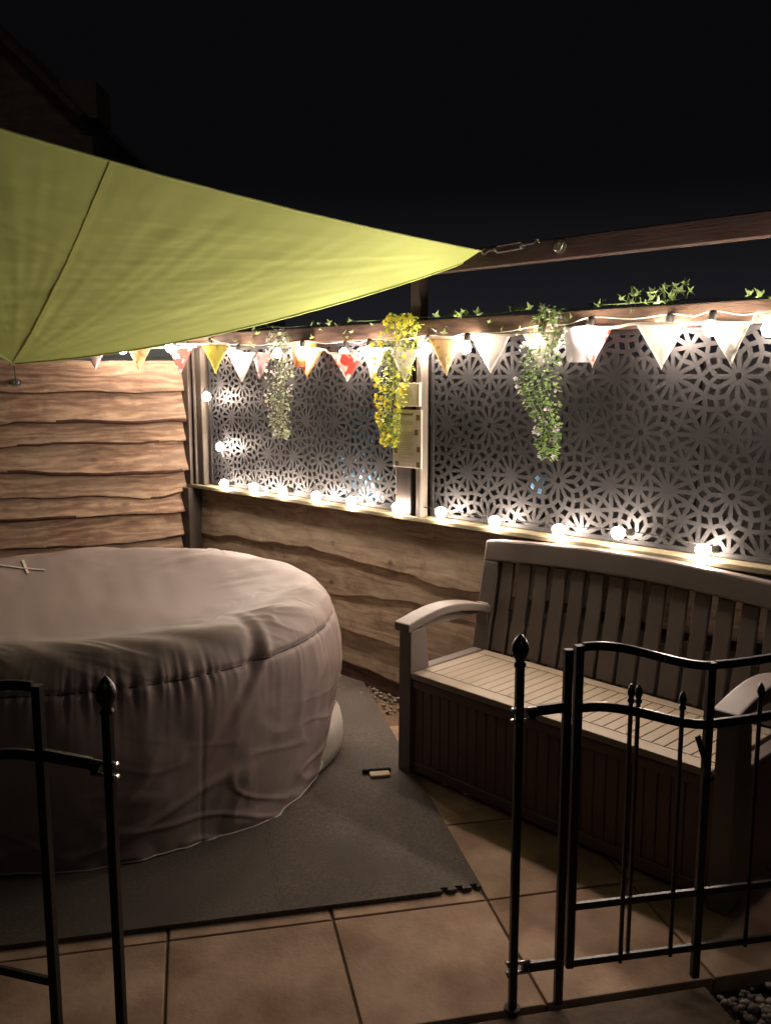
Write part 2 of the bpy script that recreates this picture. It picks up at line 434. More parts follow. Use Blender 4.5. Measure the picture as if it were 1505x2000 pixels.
# ------------------------------------------------------------------ foam mat tiles with jigsaw edges
TP = 0.60
matt = empty('foam_mat', SO, SZ, label='dark grey interlocking foam floor mat under the hot tub', cat='mat')
def tooth_edge(a, b, n, amp):
    """points from a (included) to b (excluded) with n dovetail teeth"""
    a = Vector(a); b = Vector(b); d = (b - a); L = d.length; d = d / L; nn = Vector((d.y, -d.x))
    pts = [a]
    for k in range(n):
        c = (k + .5) / n * L; h = L / n * .25; fl = L / n * .07
        for s, o_ in ((-h + fl, 0), (-h - fl * .3, 1), (h + fl * .3, 1), (h - fl, 0)):
            pts.append(a + d * (c + s) + nn * amp * o_)
    return pts
def tile(ix, iy, front, right):
    x0 = ix * TP; y0 = iy * TP; x1 = x0 + TP; y1 = y0 + TP; g_ = .0004
    A = .013
    out = []
    # bottom edge (a->b along +x, outward -y)
    e = tooth_edge((x0 + g_, y0 + g_), (x1 - g_, y0 + g_), 9, -A) if iy > 0 else ([Vector((x0 + g_, y0 + g_))] if front == 0 else
        [Vector((x0 + g_, y0 + g_))] + tooth_edge((x1 - .135, y0 + g_), (x1 - g_, y0 + g_), 3, -A * 1.3))
    out += e
    out += tooth_edge((x1 - g_, y0 + g_), (x1 - g_, y1 - g_), 9, A) if not right else [Vector((x1 - g_, y0 + g_))]
    out += tooth_edge((x1 - g_, y1 - g_), (x0 + g_, y1 - g_), 9, A)
    out += tooth_edge((x0 + g_, y1 - g_), (x0 + g_, y0 + g_), 9, -A)
    bm = bmesh.new()
    vs_ = [bm.verts.new((p.x, p.y, 0.004)) for p in out]
    f = bm.faces.new(vs_)
    r_ = bmesh.ops.extrude_face_region(bm, geom=[f])
    for v in [q for q in r_['geom'] if isinstance(q, bmesh.types.BMVert)]: v.co.z = 0.0155
    bmesh.ops.recalc_face_normals(bm, faces=bm.faces[:])
    bmk('tile', bm, M['matf'], matt)
for ix in range(-6, 0):
    for iy in range(0, 5):
        if in_yard((ix + .5) * TP, (iy + .5) * TP, 0.1):
            tile(ix, iy, 1 if ix == -1 else 0, ix == -1)

# ------------------------------------------------------------------ waney edge boards
def wob(x, seed, amp, f=1.0):
    return amp * (noise.noise((x * 1.3 * f, seed * 3.17, 0)) * 1.2 + noise.noise((x * 4.1 * f, seed * 1.7 + 9, 2)) * .5 + noise.noise((x * 11 * f, seed, 5)) * .16)

def waney(name, x0, x1, zt, zb, mt, parent, seed, amp=0.02, proud=0.028, lip=0.008, thick=0.020, topwave=0.0, yb=0.0, bark_shade=None):
    nx = max(8, int((x1 - x0) / 0.02)); rows = 9
    V = []; Fc = []
    for i in range(nx + 1):
        x = x0 + (x1 - x0) * i / nx
        zb_ = zb + wob(x, seed, amp) - 0.25 * amp
        # occasional sharp notch or knuckle on the live edge
        k = noise.noise((x * 2.3, seed * 5.1, 7)); zb_ += -amp * 0.9 * max(0, k - 0.35) * 3
        zt_ = zt + (wob(x, seed + 40, topwave) if topwave else 0)
        col = []
        for r in range(rows + 1):
            t = r / rows
            z = zt_ + (zb_ - zt_) * t
            y = -(0.006 + (proud - 0.006) * t ** 1.3) + 0.004 * noise.noise((x * 3, z * 9, seed)) + 0.0016 * noise.noise((x * 9, z * 60, seed))
            col.append((x, yb + y, z))
        # rounded lower lip
        y = col[-1][1]
        col.append((x, y + 0.002 - lip * .3, zb_ - lip * .7 + .002 * noise.noise((x * 25, seed, 1))))
        col.append((x, y + lip * .8, zb_ - lip * 1.2))
        col.append((x, y + thick, zb_ - lip * .6))
        col.append((x, yb + 0.004, zb_ + .01))
        col.append((x, yb + 0.008, zt_))
        V += col
    m = len(V) // (nx + 1)
    for i in range(nx):
        for j in range(m):
            a = i * m + j; b = i * m + (j + 1) % m
            Fc.append((a, b, b + m, a + m))
    Fc.append(tuple(range(m))[::-1]); Fc.append(tuple(nx * m + j for j in range(m)))
    Fc = [q[::-1] for q in Fc]
    o = mk(name, (V, Fc), mt, parent, smooth=True)
    if bark_shade:
        o.data.materials.append(bark_shade)
        for i in range(nx):
            wide = noise.noise((i * .02 * 1.7, seed * 2.3, 3)) > 0.05
            for j in ((rows, rows + 1, rows + 2) if wide else (rows + 1, rows + 2)):
                o.data.polygons[i * m + j].material_index = 1
    return o

lf = empty('board_fence', CN, LZ, label='tall warm brown waney edge board fence closing the left side behind the hot tub', cat='fence')
zs = [1.612, 1.452, 1.285, 1.155, 1.00, 0.868, 0.755, 0.60, 0.43, 0.26, 0.04]
for i in range(len(zs) - 1):
    waney('plank', -3.1, -0.012 - (0.0 if i % 2 else .006), zs[i] + (0.0 if i == 0 else .02), zs[i + 1], M['wood_l'], lf, i + 3,
          amp=(0.03, .02, .028, .038)[i % 4], proud=(0.040, .056, .044, .060)[i % 4], lip=(.013, .017, .012, .018)[i % 4], bark_shade=M['bark_shade'], topwave=.012 if i == 0 else 0)
for x in (-3.05, -1.55, -0.10):
    box('post', x - .05, x + .05, 0.012, 0.10, 0.0, 1.58, M['post'], lf)

rf = empty('screen_topped_fence', CN, RZ, label='low waney board fence with sill, posts and patterned screens along the right side', cat='fence')
zr = [0.872, 0.615, 0.455, 0.255, 0.085]
for i in range(4):
    waney('plank', 0.0 + .004 * i, 4.6, zr[i] + (0 if i == 0 else .03), zr[i + 1], M['wood_r'], rf, i + 31, amp=0.05 if i < 2 else .034,
          proud=0.014 + .006 * ((i + 1) % 2), lip=.009)
box('gravel_board', 0.02, 4.6, -0.012, 0.01, 0.0, 0.115, M['rail'], rf)
box('sill', -0.01, 4.6, -0.074, 0.055, 0.872, 0.893, M['sill'], rf, bev=.004)
box('top_rail', -0.06, 4.6, -0.062, 0.02, 1.678, 1.752, M['rail'], rf, bev=.005)
# posts
box('post', -0.045, 0.065, -0.10, 0.0, 0.0, 0.872, M['post'], rf)
box('post', -0.045, 0.055, -0.075, 0.045, 0.893, 1.79, M['post'], rf, bev=.005)
box('trim_strip', 0.075, 0.090, -0.058, -0.03, 0.893, 1.678, M['trim_dk'], rf)
box('post_channel', 0.095, 0.135, -0.045, 0.03, 0.893, 1.678, M['post'], rf)
box('trim_strip', 0.139, 0.156, -0.05, -0.02, 0.893, 1.678, M['trim_dk'], rf)
for x0 in (1.715, 3.78):
    box('post', x0, x0 + .10, -0.06, 0.045, 0.893, 1.678, M['post'], rf, bev=.005)
    box('post_channel', x0 + .104, x0 + .132, -0.045, 0.03, 0.893, 1.678, M['post'], rf)
    box('trim_strip', x0 + .134, x0 + .164, -0.068, -0.02, 0.893, 1.678, M['trim'], rf)
    box('post', x0 + .055, x0 + .11, -0.02, 0.035, 1.753, 1.949, M['post'], rf, bev=.005)
box('post', -0.04, 0.05, -0.02, 0.035, 1.791, 1.949, M['post'], rf, bev=.005)

# ------------------------------------------------------------------ pierced screens: twelve-petal rosettes on a triangular lattice
def lattice(u0, u1, v0, v1, d, ou, ov, hw):
    bm = bmesh.new()
    cache = {}
    def V(p):
        k = (round(p[0], 4), round(p[1], 4))
        if k not in cache: cache[k] = bm.verts.new((p[0], 0, p[1]))
        return cache[k]
    def face(ps):
        try: bm.faces.new([V(p) for p in ps])
        except ValueError: pass
    cents = []
    for i in range(-2, 14):
        for j in range(-6, 10):
            c = (ou + i * d * math.sqrt(3) / 2, ov + (j + (i % 2) * .5) * d)
            if u0 - .7 * d < c[0] < u1 + .7 * d and v0 - .7 * d < c[1] < v1 + .7 * d: cents.append(c)
    for c in cents:
        def pt(r, deg): return (c[0] + r * d * math.cos(R(deg)), c[1] + r * d * math.sin(R(deg)))
        face([pt(.05, 30 * k) for k in range(12)])
        for k in range(12):
            a = 30 * k
            Q, Qn = pt(.185, a), pt(.185, a + 30)
            Rp, Rn = pt(.262, a - 15), pt(.262, a + 15)
            T, Tn = pt(.325, a), pt(.325, a + 30)
            Up, Un = pt(.385, a - 15), pt(.385, a + 15)
            vr = .5 / math.cos(R(15))
            Vp, Vn = pt(vr, a - 15), pt(vr, a + 15)
            E = pt(.5, a) if k % 2 else pt(1 / math.sqrt(3), a)
            face([pt(.05, a), pt(.05, a + 30), Qn, Rn, Q])     # petal
            face([Q, Rn, T, Rp])                               # rhomb
            face([Rn, Tn, Un, T])
            face([T, Un, E]); face([T, E, Up])
            face([Un, Vn, E]); face([Up, E, Vp])
    bmesh.ops.remove_doubles(bm, verts=bm.verts[:], dist=.0005)
    bmesh.ops.recalc_face_normals(bm, faces=bm.faces[:])
    orig = bm.faces[:]
    bmesh.ops.inset_individual(bm, faces=orig, thickness=hw, use_even_offset=True)
    bmesh.ops.delete(bm, geom=orig, context='FACES')
    for co, no in (((u0, 0, 0), (1, 0, 0)), ((u1, 0, 0), (-1, 0, 0)), ((0, 0, v0), (0, 0, 1)), ((0, 0, v1), (0, 0, -1))):
        bmesh.ops.bisect_plane(bm, geom=bm.verts[:] + bm.edges[:] + bm.faces[:], dist=1e-5, plane_co=co, plane_no=no, clear_inner=True)
    bmesh.ops.recalc_face_normals(bm, faces=bm.faces[:])
    r_ = bmesh.ops.extrude_face_region(bm, geom=bm.faces[:])
    for v in [q for q in r_['geom'] if isinstance(q, bmesh.types.BMVert)]: v.co.y += 0.006
    bmesh.ops.recalc_face_normals(bm, faces=bm.faces[:])
    return bm
def screen(u0, u1, d, ou, ov, hw):
    v0, v1 = 0.897, 1.676
    bm = lattice(u0, u1, v0, v1, d, ou, ov, hw)
    s = bmk('screen', bm, M['screen'], rf)
    s.location.y = -0.004
    for a, b, c, e in ((u0, u0 + .018, v0, v1), (u1 - .018, u1, v0, v1), (u0 + .019, u1 - .019, v0, v0 + .016), (u0 + .019, u1 - .019, v1 - .016, v1)):
        box('screen_edge', a, b, -.004, .010, c, e, M['screen'], s, bev=.001)
screen(0.162, 1.712, 0.373, 0.486, 1.478, 0.0071)
screen(1.882, 3.776, 0.402, 1.858, 1.108, 0.0078)
screen(3.946, 4.6, 0.402, 1.858, 1.108, 0.0078)

# things beyond the screens
nb = empty('neighbour_wall', CN, RZ, label='dark grey panel wall standing just behind the patterned screens', cat='wall')
for i in range(9):
    box('panel', -0.2 + i * .62, -0.2 + i * .62 + .612, 0.46, 0.50, 0.0, 1.60, M['back'], nb)
bn_ = empty('blue_bin', Vector(CN) + Matrix.Rotation(RZ, 3, 'Z') @ Vector((1.40, 0.175, 0)), RZ, label='tall blue plastic bin seen through the left patterned screen', cat='bin')
box('body', -.165, .165, -.15, .15, 0.03, 1.27, M['bluebin'], bn_, bev=.02)
box('lid', -.175, .175, -.17, .17, 1.273, 1.335, M['bluebin'], bn_, bev=.02)
tb = empty('blue_tub', Vector(CN) + Matrix.Rotation(RZ, 3, 'Z') @ Vector((2.37, 0.12, 0)), RZ, label='small blue tub standing on crate behind the right patterned screen', cat='tub')
mk('tub_body', lathe([(.03, .99), (.036, 1.0), (.04, 1.10), (.044, 1.11)], 16), M['bluebin'], tb, smooth=True)
box('crate', -.12, .12, -.1, .1, 0, .988, M['back'], tb)

# ------------------------------------------------------------------ overhead beam
be = empty('overhead_beam', CN, RZ, label='reddish brown timber beam running above the right fence', cat='beam')
box('timber', -0.15, 5.2, -0.075, -0.037, 1.942, 2.020, M['beam'], be, bev=.004)
box('batten', -0.15, 5.2, -0.033, 0.03, 1.950, 1.974, M['trim'], be, bev=.003)

# ------------------------------------------------------------------ far house and shed
hs = empty('neighbour_house', (-5.6, 12, 0), 0, label='unlit brick house with sloping gable roof rising behind the shade sail', cat='house')
v = [(-3, 0, 0), (1.78, 0, 0), (1.78, 0, 4.75), (1.30, 0, 5.2), (0.2, 0, 6.25), (-3, 0, 6.25)]
n_ = len(v); V = v + [(x, 5, z) for x, y, z in v]
mk('wall', (V, [tuple(range(n_)), tuple(range(n_, 2 * n_))[::-1]] + [(i, i + n_, (i + 1) % n_ + n_, (i + 1) % n_) for i in range(n_)]), M['brick'], hs)
mk('roof', sweep([(1.80, 2.4, 4.76), (1.34, 2.4, 5.22), (0.2, 2.4, 6.33), (-0.6, 2.4, 7.1)], rectp(5.2, .09)), M['roof'], hs)
box('chimney', 1.35, 1.82, 0.4, 1.0, 4.9, 5.36, M['brick'], hs)
box('downpipe', 1.80, 1.90, -0.1, -0.02, 2.0, 4.55, M['trim'], hs)
for k in range(22):
    z = 4.1 + k * .075
sd = empty('neighbour_shed', (-2.2, 6.3, 0), R(4), label='pale grey blue shed with dark window behind the fence corner', cat='shed')
for i in range(8):
    box('board', -1.2 + 0, 0.87, -0.02, 0.02, .9 + i * .15, .9 + i * .15 + .145, M['shed'], sd)
box('wall', -1.2, 0.87, 0.021, 1.6, 0, 2.10, M['shed'], sd)
box('corner_board', 0.871, 0.95, -0.04, 1.6, 0, 2.16, M['shed'], sd)
box('window', 0.952, 1.5, 0.0, 0.04, 1.3, 2.1, M['dark'], sd)

# ------------------------------------------------------------------ shade sail
A = Vector((0.425, 3.725, 2.003)); B = Vector((-1.888, 4.62, 1.578)); Cc = Vector((-2.25, 2.0, 2.495))
N_ = 190
def sag(a, b, t, k): 
    p = a.lerp(b, t); p.z -= k * 4 * t * (1 - t); return p
V = []; Fc = []; idx = {}
def sailp(i, j):
    # barycentric: a (A), b (B), c (C)
    a = i / N_; b = j / N_; c = 1 - a - b
    p = A * a + B * b + Cc * c
    p.z -= 4 * (a * b * 0.078 + b * c * 0.02 + a * c * 0.055)
    # catenary edge curve pulled inward on the far free edge
    q = 4 * a * c * (1 - b) ** 2
    p += (B - p).normalized() * 0.03 * q
    # tension wrinkles fanning from the corners, soft ripples between
    w = 0
    for (co, wt, oth) in ((A, a, B), (B, b, A), (Cc, c, A)):
        d = p - co; L = d.length + 1e-5
        ang = math.atan2(d.y, d.x)
        w += (0.0022 if co is B else 0.0042) * noise.noise((ang * 14, L * .7, co.x)) * min(1, L * 2.2) * math.exp(-L * 0.75) * 2.3
        w += 0.0022 * noise.noise((ang * 40, L * 1.6, co.y)) * min(1, L * 3)
    w += 0.0042 * noise.noise((p.x * 2.1 + p.y, p.y * 2.7, 1)) + 0.0035 * noise.noise((p.x * 3 + p.y * 8, p.y * 4 - p.x * 2, 4)) 
    w += 0.0012 * noise.noise((p.x * 5 - p.y * 16, p.y * 3 + p.x * 7, 8))
    w += .004 * max(0, 1 - abs(noise.noise((p.x * 4 + p.y * 2, p.y * 5 - p.x, 14))) * 9) * max(0, noise.noise((p.x * 2, p.y * 2, 19)))
    edge = min(a, b, c) * 6
    p.z += w * min(1, edge + .25)
    return p
for i in range(N_ + 1):
    for j in range(N_ + 1 - i):
        idx[i, j] = len(V); V.append(tuple(sailp(i, j)))
for i in range(N_):
    for j in range(N_ - i):
        Fc.append((idx[i, j], idx[i + 1, j], idx[i, j + 1]))
        if i + j < N_ - 1: Fc.append((idx[i + 1, j], idx[i + 1, j + 1], idx[i, j + 1]))
sl = empty('shade_sail', (0, 0, 0), 0, label='lime green triangular shade sail stretched over the hot tub', cat='shade sail')
mk('canopy', (V, Fc), M['sail'], sl, smooth=True)
def sailbar(a, b, c):
    i = a * N_; j = b * N_
    return sailp(i, j)
# stitched seam from the corner B to the far edge
SEAM_A = 0.528
sp = []
for k in range(70):
    t = k / 69
    b = 1 - t; a = SEAM_A * t
    p = sailbar(a, b, 0); p.z -= .0004; sp.append(p)
mk('seam', sweep(sp, rectp(.020, .0016)), M['seam'], sl)
for nm, fn in (('hem', lambda t: (t, 1 - t)), ('hem', lambda t: (t, 0)), ('hem', lambda t: (0, t))):
    pts = [sailbar(*fn(k / 80), 0) for k in range(81)]
    mk(nm, sweep(pts, rectp(.016, .005)), M['sail'], sl)
mk('corner_ring', sweep([B + Vector((-.01 + .012 * math.cos(t), 0.012 * math.sin(t), -.004)) for t in [k * PI / 6 for k in range(12)]], circ(.003, 6), closed=True), M['steel'], sl)

# turnbuckle and eye bolt on the beam
def rw(x, y, z): return Vector(CN) + Matrix.Rotation(RZ, 3, 'Z') @ Vector((x, y, z))
tk = empty('turnbuckle', rw(2.25, -.105, 2.0), RZ, label='steel turnbuckle joining the sail corner to the beam', cat='turnbuckle')
for s in (-1, 1): mk('side_bar', sweep([(.06, 0, .012 * s), (.18, 0, .012 * s + .004)], circ(.0035, 6)), M['steel'], tk)
mk('threaded_rod', sweep(smooth_pts([(.055, 0, 0), (.02, 0, -.002), (-.002, 0, -.012), (-.012, 0, 0), (0, 0, .01)]), circ(.0035, 6)), M['steel'], tk)
mk('threaded_rod', sweep(smooth_pts([(.18, 0, .004), (.23, 0, .006), (.25, 0, .018), (.262, 0, .006)]), circ(.0035, 6)), M['steel'], tk)
for x in (.058, .182): mk('nut', lathe([(.011, -.006), (.012, .006)], 8), M['steel'], tk, loc=(x, 0, .002), rot=(0, PI / 2, 0))
ey = empty('eye_bolt', rw(2.585, -.079, 1.985), RZ, label='steel eye bolt plate fixed to the beam right of the turnbuckle', cat='eye bolt')
mk('plate', lathe([(.026, -.003), (.026, .0)], 14), M['steel'], ey, rot=(PI / 2, 0, 0))
mk('ring', sweep([(.016 * math.cos(t), -.014 + .004 * math.sin(t), .016 * math.sin(t)) for t in [k * PI / 7 for k in range(14)]], circ(.0035, 6), closed=True), M['steel'], ey)
# shackle on left fence
def lw(x, y, z): return Vector(CN) + Matrix.Rotation(LZ, 3, 'Z') @ Vector((x, y, z))
sh = empty('shackle', lw(-.965, -.04, 1.484), LZ, label='small steel pad eye with dark cord holding the sail at the left fence', cat='shackle')
mk('plate', lathe([(.022, -.002), (.022, .002)], 12), M['steel'], sh, rot=(PI / 2, 0, 0), scale=(1.3, 1, .8))
mk('ring', sweep([(.013 * math.cos(t), -.012, .009 * math.sin(t)) for t in [k * PI / 7 for k in range(14)]], circ(.003, 6), closed=True), M['steel'], sh)
Bl = Matrix.Rotation(-LZ, 3, 'Z') @ (B - lw(-.965, -.04, 1.484))
mk('cord', sweep([(0, -.014, 0), tuple(Bl * .5 + Vector((0, 0, -.004))), tuple(Bl)], circ(.003, 6)), M['cord'], sh)

# ------------------------------------------------------------------ hot tub under its cover
TUB = (-1.15, 3.45)
tub = empty('hot_tub', (*TUB, 0), 0, label='round inflatable hot tub under a wrinkled grey fabric cover', cat='hot tub')
prof = [(0.0, .592), (.15, .594), (.30, .602), (.45, .620), (.56, .642), (.64, .663), (.70, .680), (.76, .694), (.81, .695), (.855, .685), (.89, .664), (.915, .636), (.932, .608), (.940, .588), (.9435, .572), (.952, .54), (.958, .48), (.960, .38), (.955, .27), (.946, .17), (.936, .09), (.930, .012)]
pv = smooth_pts([(r, 0, z) for r, z in prof], 9)
# arclength resample
NS = 210
L = [0]
for i in range(1, len(pv)): L.append(L[-1] + (pv[i] - pv[i - 1]).length)
def parc(s):
    s = s * L[-1]
    lo = 0
    for i in range(1, len(L)):
        if L[i] >= s: lo = i; break
    t = (s - L[lo - 1]) / max(1e-6, L[lo] - L[lo - 1]); return pv[lo - 1].lerp(pv[lo], t)
SEAMZ = .582
seam_s = min(range(2001), key=lambda k: abs(parc(k / 2000).z - SEAMZ) + (0 if parc(k / 2000).x > .9 else 9)) / 2000 * L[-1]
NT = 900
def nn(*a): return noise.noise(a)
def ridge(x): return 1 - abs(x) * 2
def coverpt(th, s01):
    p = parc(s01); r, z = p.x, p.z
    s = s01 * L[-1] - seam_s       # metres from seam, + down the skirt
    nr = parc(min(1, s01 + .004)) - parc(max(0, s01 - .004))
    nx, nz = -nr.z, nr.x
    q = math.hypot(nx, nz) or 1; nx /= q; nz /= q
    if s < 0 and nz < 0: nx, nz = -nx, -nz
    if nx < 0 and r > .9: nx, nz = -nx, -nz
    c, sn = math.cos(th), math.sin(th)
    d = 0
    # gathers at the seam
    g = math.exp(-abs(s) / .035)
    g2 = math.exp(-abs(s) / .075)
    loc_ = max(0.12, .5 + 1.5 * nn(c * 1.7, sn * 1.7, 3))
    if s < 0: loc_ *= .75
    drift = s * (4.0 * nn(c * 4, sn * 4, 1))
    d += .0140 * loc_ * g * (ridge(nn(c * 38 + drift, sn * 38 + drift, s * 2.0)) - .5) * (1 - .6 * math.exp(-abs(s) / .005))
    d += .011 * loc_ * g2 * nn(c * 13 + drift * 2, sn * 13, s * 5)
    d -= .0085 * math.exp(-(s / .009) ** 2)
    if s > 0:
        k = min(1, s / .12)
        kk = max(0, min(1, (s - .12) / .35))
        # broad billows, slanting drags near the hem
        d += .022 * k * nn(c * 3.2, sn * 3.2, s * 2.5 + 4)
        f1 = nn(c * 4 + s * 3.2, sn * 4 - s * 2.4, 11)
        d += .009 * k * (max(0, 1 - abs(f1) * 5)) * (.4 + .6 * kk) * max(0, .4 + nn(c * 3, sn * 3, s * 4))
        f2 = nn(c * 2.0, sn * 2.0, s * 6.5 + th * 3.4)
        d += .011 * kk * max(0, 1 - abs(f2) * 5)
        f3 = nn(c * 3.0, sn * 3.0, s * 10 - th * 2.4)
        d += .007 * kk * max(0, 1 - abs(f3) * 8)
        d += .007 * math.exp(-s / .22) * k * ridge(nn(c * 9 + s * 1.2, sn * 9, s * .6))
        d += .003 * math.exp(-s / .12) * ridge(nn(c * 24 + s, sn * 24, s * 1.2))
        d += .0030 * nn(c * 16, sn * 16, s * 12)
        dth = (th - R(-40)); d -= .026 * math.exp(-((dth + s * .8) / .024) ** 2) * math.exp(-s / .11)
        d += .012 * math.exp(-((dth + s * .8 - .05) / .022) ** 2) * math.exp(-s / .11)
        d -= .0040 * math.exp(-((th - R(-53)) / .005) ** 2)
    else:
        u = -s
        dth = (th - R(-40)); d -= .030 * math.exp(-((dth - u * .35) / .026) ** 2) * math.exp(-u / .08)
        d += .016 * math.exp(-((dth - u * .35 - .055) / .024) ** 2) * math.exp(-u / .09)
        # lumpy roll over the rim, diagonal creases
        d += .013 * math.exp(-(u - .13) ** 2 / .012) * nn(c * 6 + u * 9, sn * 6 + u * 5, 6)
        f4 = nn(c * 8 + u * 14, sn * 8 + u * 10, 2)
        d += .010 * math.exp(-(u - .12) ** 2 / .008) * max(0, 1 - abs(f4) * 7) * max(0, .3 + nn(c * 4, sn * 4, 8))
        w = math.exp(-(u - .33) ** 2 / .014) * max(0.1, .5 + 1.4 * nn(c * 2.2, sn * 2.2, 17))
        f5 = nn(c * 9 + u * 16, sn * 9 - u * 16, 2)
        d += .0016 * w * max(0, 1 - abs(f5) * 4) * (1 if sn < .3 else .3)
        d += .006 * w * nn(c * 7 + u * 5, sn * 7 - u * 7, 31)
        d += .008 * nn(c * r * 2.6, sn * r * 2.6, 5) * min(1, u * 3)
        d += .0022 * nn(c * r * 11 + sn * r * 4, sn * r * 3, 21) * min(1, u * 3)
    rr_ = r + nx * d; zz = z + nz * d
    # hem lifts off the floor on the right flank
    if s > 0:
        k = (s / (L[-1] - seam_s))
        lift = .16 * math.exp(-((th - R(2)) / .26) ** 2) + .006 + .008 * nn(c * 3, sn * 3, 9)
        zz = zz + lift * max(0, k - .35) / .65 * (1 if k > .35 else 0)
        zz = max(zz, 0.016)
    return (rr_ * c, rr_ * sn, zz)
V = []; Fc = []
V.append((0, 0, parc(0).z))
rows = NS
for j in range(1, rows + 1):
    for i in range(NT):
        V.append(coverpt(i / NT * 2 * PI - PI, j / rows))
for i in range(NT): Fc.append((0, 1 + i, 1 + (i + 1) % NT))
for j in range(rows - 1):
    for i in range(NT):
        a = 1 + j * NT + i; b = 1 + j * NT + (i + 1) % NT
        Fc.append((a, a + NT, b + NT, b))
mk('cover', (V, Fc), M['cover'], tub, smooth=True)
# hem binding
pts = [coverpt(i / 300 * 2 * PI - PI, 1.0) for i in range(300)]
mk('hem', sweep(pts, circ(.0028, 6), closed=True), M['base'], tub, smooth=True)
s01 = seam_s / L[-1]
pts = [coverpt(i / 500 * 2 * PI - PI, s01) for i in range(500)]
mk('drawcord', sweep([(x * 1.002, y * 1.002, z) for x, y, z in pts], circ(.0028, 6), closed=True), M['cord'], tub, smooth=True)
def bulge(th): return 0.905 + .072 * math.exp(-((th - R(2)) / .34) ** 2)
V = []; Fc = []
bp_ = [(-.3, .017), (-.02, .017), (-.006, .03), (.0, .07), (0, .12), (-.008, .16), (-.035, .19), (-.3, .20)]
for q in range(120):
    th = q / 120 * 2 * PI - PI
    for dr, z in bp_: V.append(((bulge(th) + dr) * math.cos(th), (bulge(th) + dr) * math.sin(th), z))
for q in range(120):
    for j in range(7):
        a = q * 8 + j; b = ((q + 1) % 120) * 8 + j
        Fc.append((a, b, b + 1, a + 1))
mk('tub_base', (V, Fc), M['base'], tub, smooth=True)
def topz(x, y):
    r = math.hypot(x, y); th = math.atan2(y, x)
    best = min(range(0, 400), key=lambda k: abs(parc(k / 400 * .6).x - r))
    return coverpt(th, best / 400 * .6)[2]
def strap(x0, y0, x1, y1):
    pts = [(x0 + (x1 - x0) * t / 10, y0 + (y1 - y0) * t / 10) for t in range(11)]
    mk('strap', sweep([(x, y, topz(x, y) + .004) for x, y in pts], rectp(.012, .003)), M['tape'], tub)
strap(-.56, .44, -.37, .475); strap(-.49, .53, -.425, .42)

# ------------------------------------------------------------------ storage bench
BF = (0.052, 3.280, 0.015)
bz = R(-46.2)
bn = empty('storage_bench', (BF[0], BF[1], 0.0), bz, label='taupe resin storage bench with slatted back and beige slatted seat lid', cat='bench')
LB = 1.315
def extr(poly, x0, x1, axis='x'):
    n = len(poly); V = [(x0, a, b) for a, b in poly] + [(x1, a, b) for a, b in poly]
    Fc = [tuple(range(n)), tuple(range(n, 2 * n))[::-1]] + [(i, i + n, (i + 1) % n + n, (i + 1) % n) for i in range(n)]
    return V, Fc
def bevmk(name, vf, mt, parent, off=.004, **k):
    v, f = vf
    bm = bmesh.new(); vv = [bm.verts.new(p) for p in v]
    for q in f: bm.faces.new([vv[i] for i in q])
    bmesh.ops.recalc_face_normals(bm, faces=bm.faces[:])
    ed = [e for e in bm.edges if e.calc_face_angle(0) > .5]
    bmesh.ops.bevel(bm, geom=ed, offset=off, segments=2, profile=.6, affect='EDGES')
    return bmk(name, bm, mt, parent, **k)
for xa in (0.0, LB - .062):
    x1 = xa + .062
    # tapering front leg
    bevmk('front_leg', extr([(-.005, .0), (.085, .0), (.100, .40), (.085, .572), (.0, .572)], xa, x1), M['resin'], bn)
    bevmk('rear_leg', extr([(.46, .0), (.56, .0), (.545, .40), (.525, .595), (.435, .60), (.445, .40)], xa + .002, x1 - .002), M['resin'], bn)
    # bowed armrest
    top = []; bot = []
    for k in range(15):
        t = k / 14; y = -.02 + .51 * t
        z = .600 + .042 * math.sin(PI * min(1, t * 1.05)) - (.012 * t)
        top.append((y, z)); bot.append((y, z - .032))
    bevmk('armrest', extr(bot + top[::-1], xa - .008, x1 + .008), M['resin'], bn, off=.006)
    bevmk('arm_rib', extr([(.07, .565), (.45, .565), (.45, .592), (.30, .606), (.07, .59)], xa + .018, x1 - .018), M['resin'], bn, off=.002)
    box('side_panel', xa + .014, x1 - .014, .086, .50, .03, .385, M['resin_dk'], bn)
    box('side_rail', xa + .008, x1 - .008, .10, .485, .387, .412, M['resin'], bn)
# chest front of bead boards
nbd = 27; bw = (LB - .13) / nbd
box('plinth', .064, LB - .064, .012, .035, .02, .06, M['resin_dk'], bn)
for i in range(nbd):
    x = .065 + i * bw
    box('bead_board', x + .0015, x + bw - .0015, .016, .032, .061, .349, M['resin_dk'], bn, bev=.002)
box('front_backing', .064, LB - .064, .033, .04, .02, .38, M['resin_dk'], bn, bev=0)
box('front_rail', .064, LB - .064, .006, .032, .35, .385, M['resin_dk'], bn, bev=.006)
box('chest_back', .064, LB - .064, .47, .49, .02, .38, M['resin_dk'], bn)
# lid
box('lid_border', .068, LB - .068, -.004, .058, .389, .414, M['lid'], bn, bev=.006)
box('lid_border', .068, LB - .068, .372, .422, .389, .414, M['lid'], bn, bev=.004)
box('lid_border', .068, .118, .060, .370, .389, .414, M['lid'], bn, bev=.004)
box('lid_border', LB - .118, LB - .068, .060, .370, .389, .414, M['lid'], bn, bev=.004)
box('lid_panel', .070, LB - .070, .01, .41, .388, .401, M['resin'], bn, bev=0)
nsl = 25; sw = (LB - .240) / nsl
for i in range(nsl):
    x = .120 + i * sw
    box('lid_slat', x + .0013, x + sw - .0013, .0615, .3695, .402, .4125, M['lid'], bn, bev=.0018)
# back: leaning frame
bk_rot = R(-9)
def bky(z): return .440 + (z - .41) * .175
def toprail(x):
    u = x / LB
    return .850 + .030 * math.sin(PI * u)
V = []; Fc = []
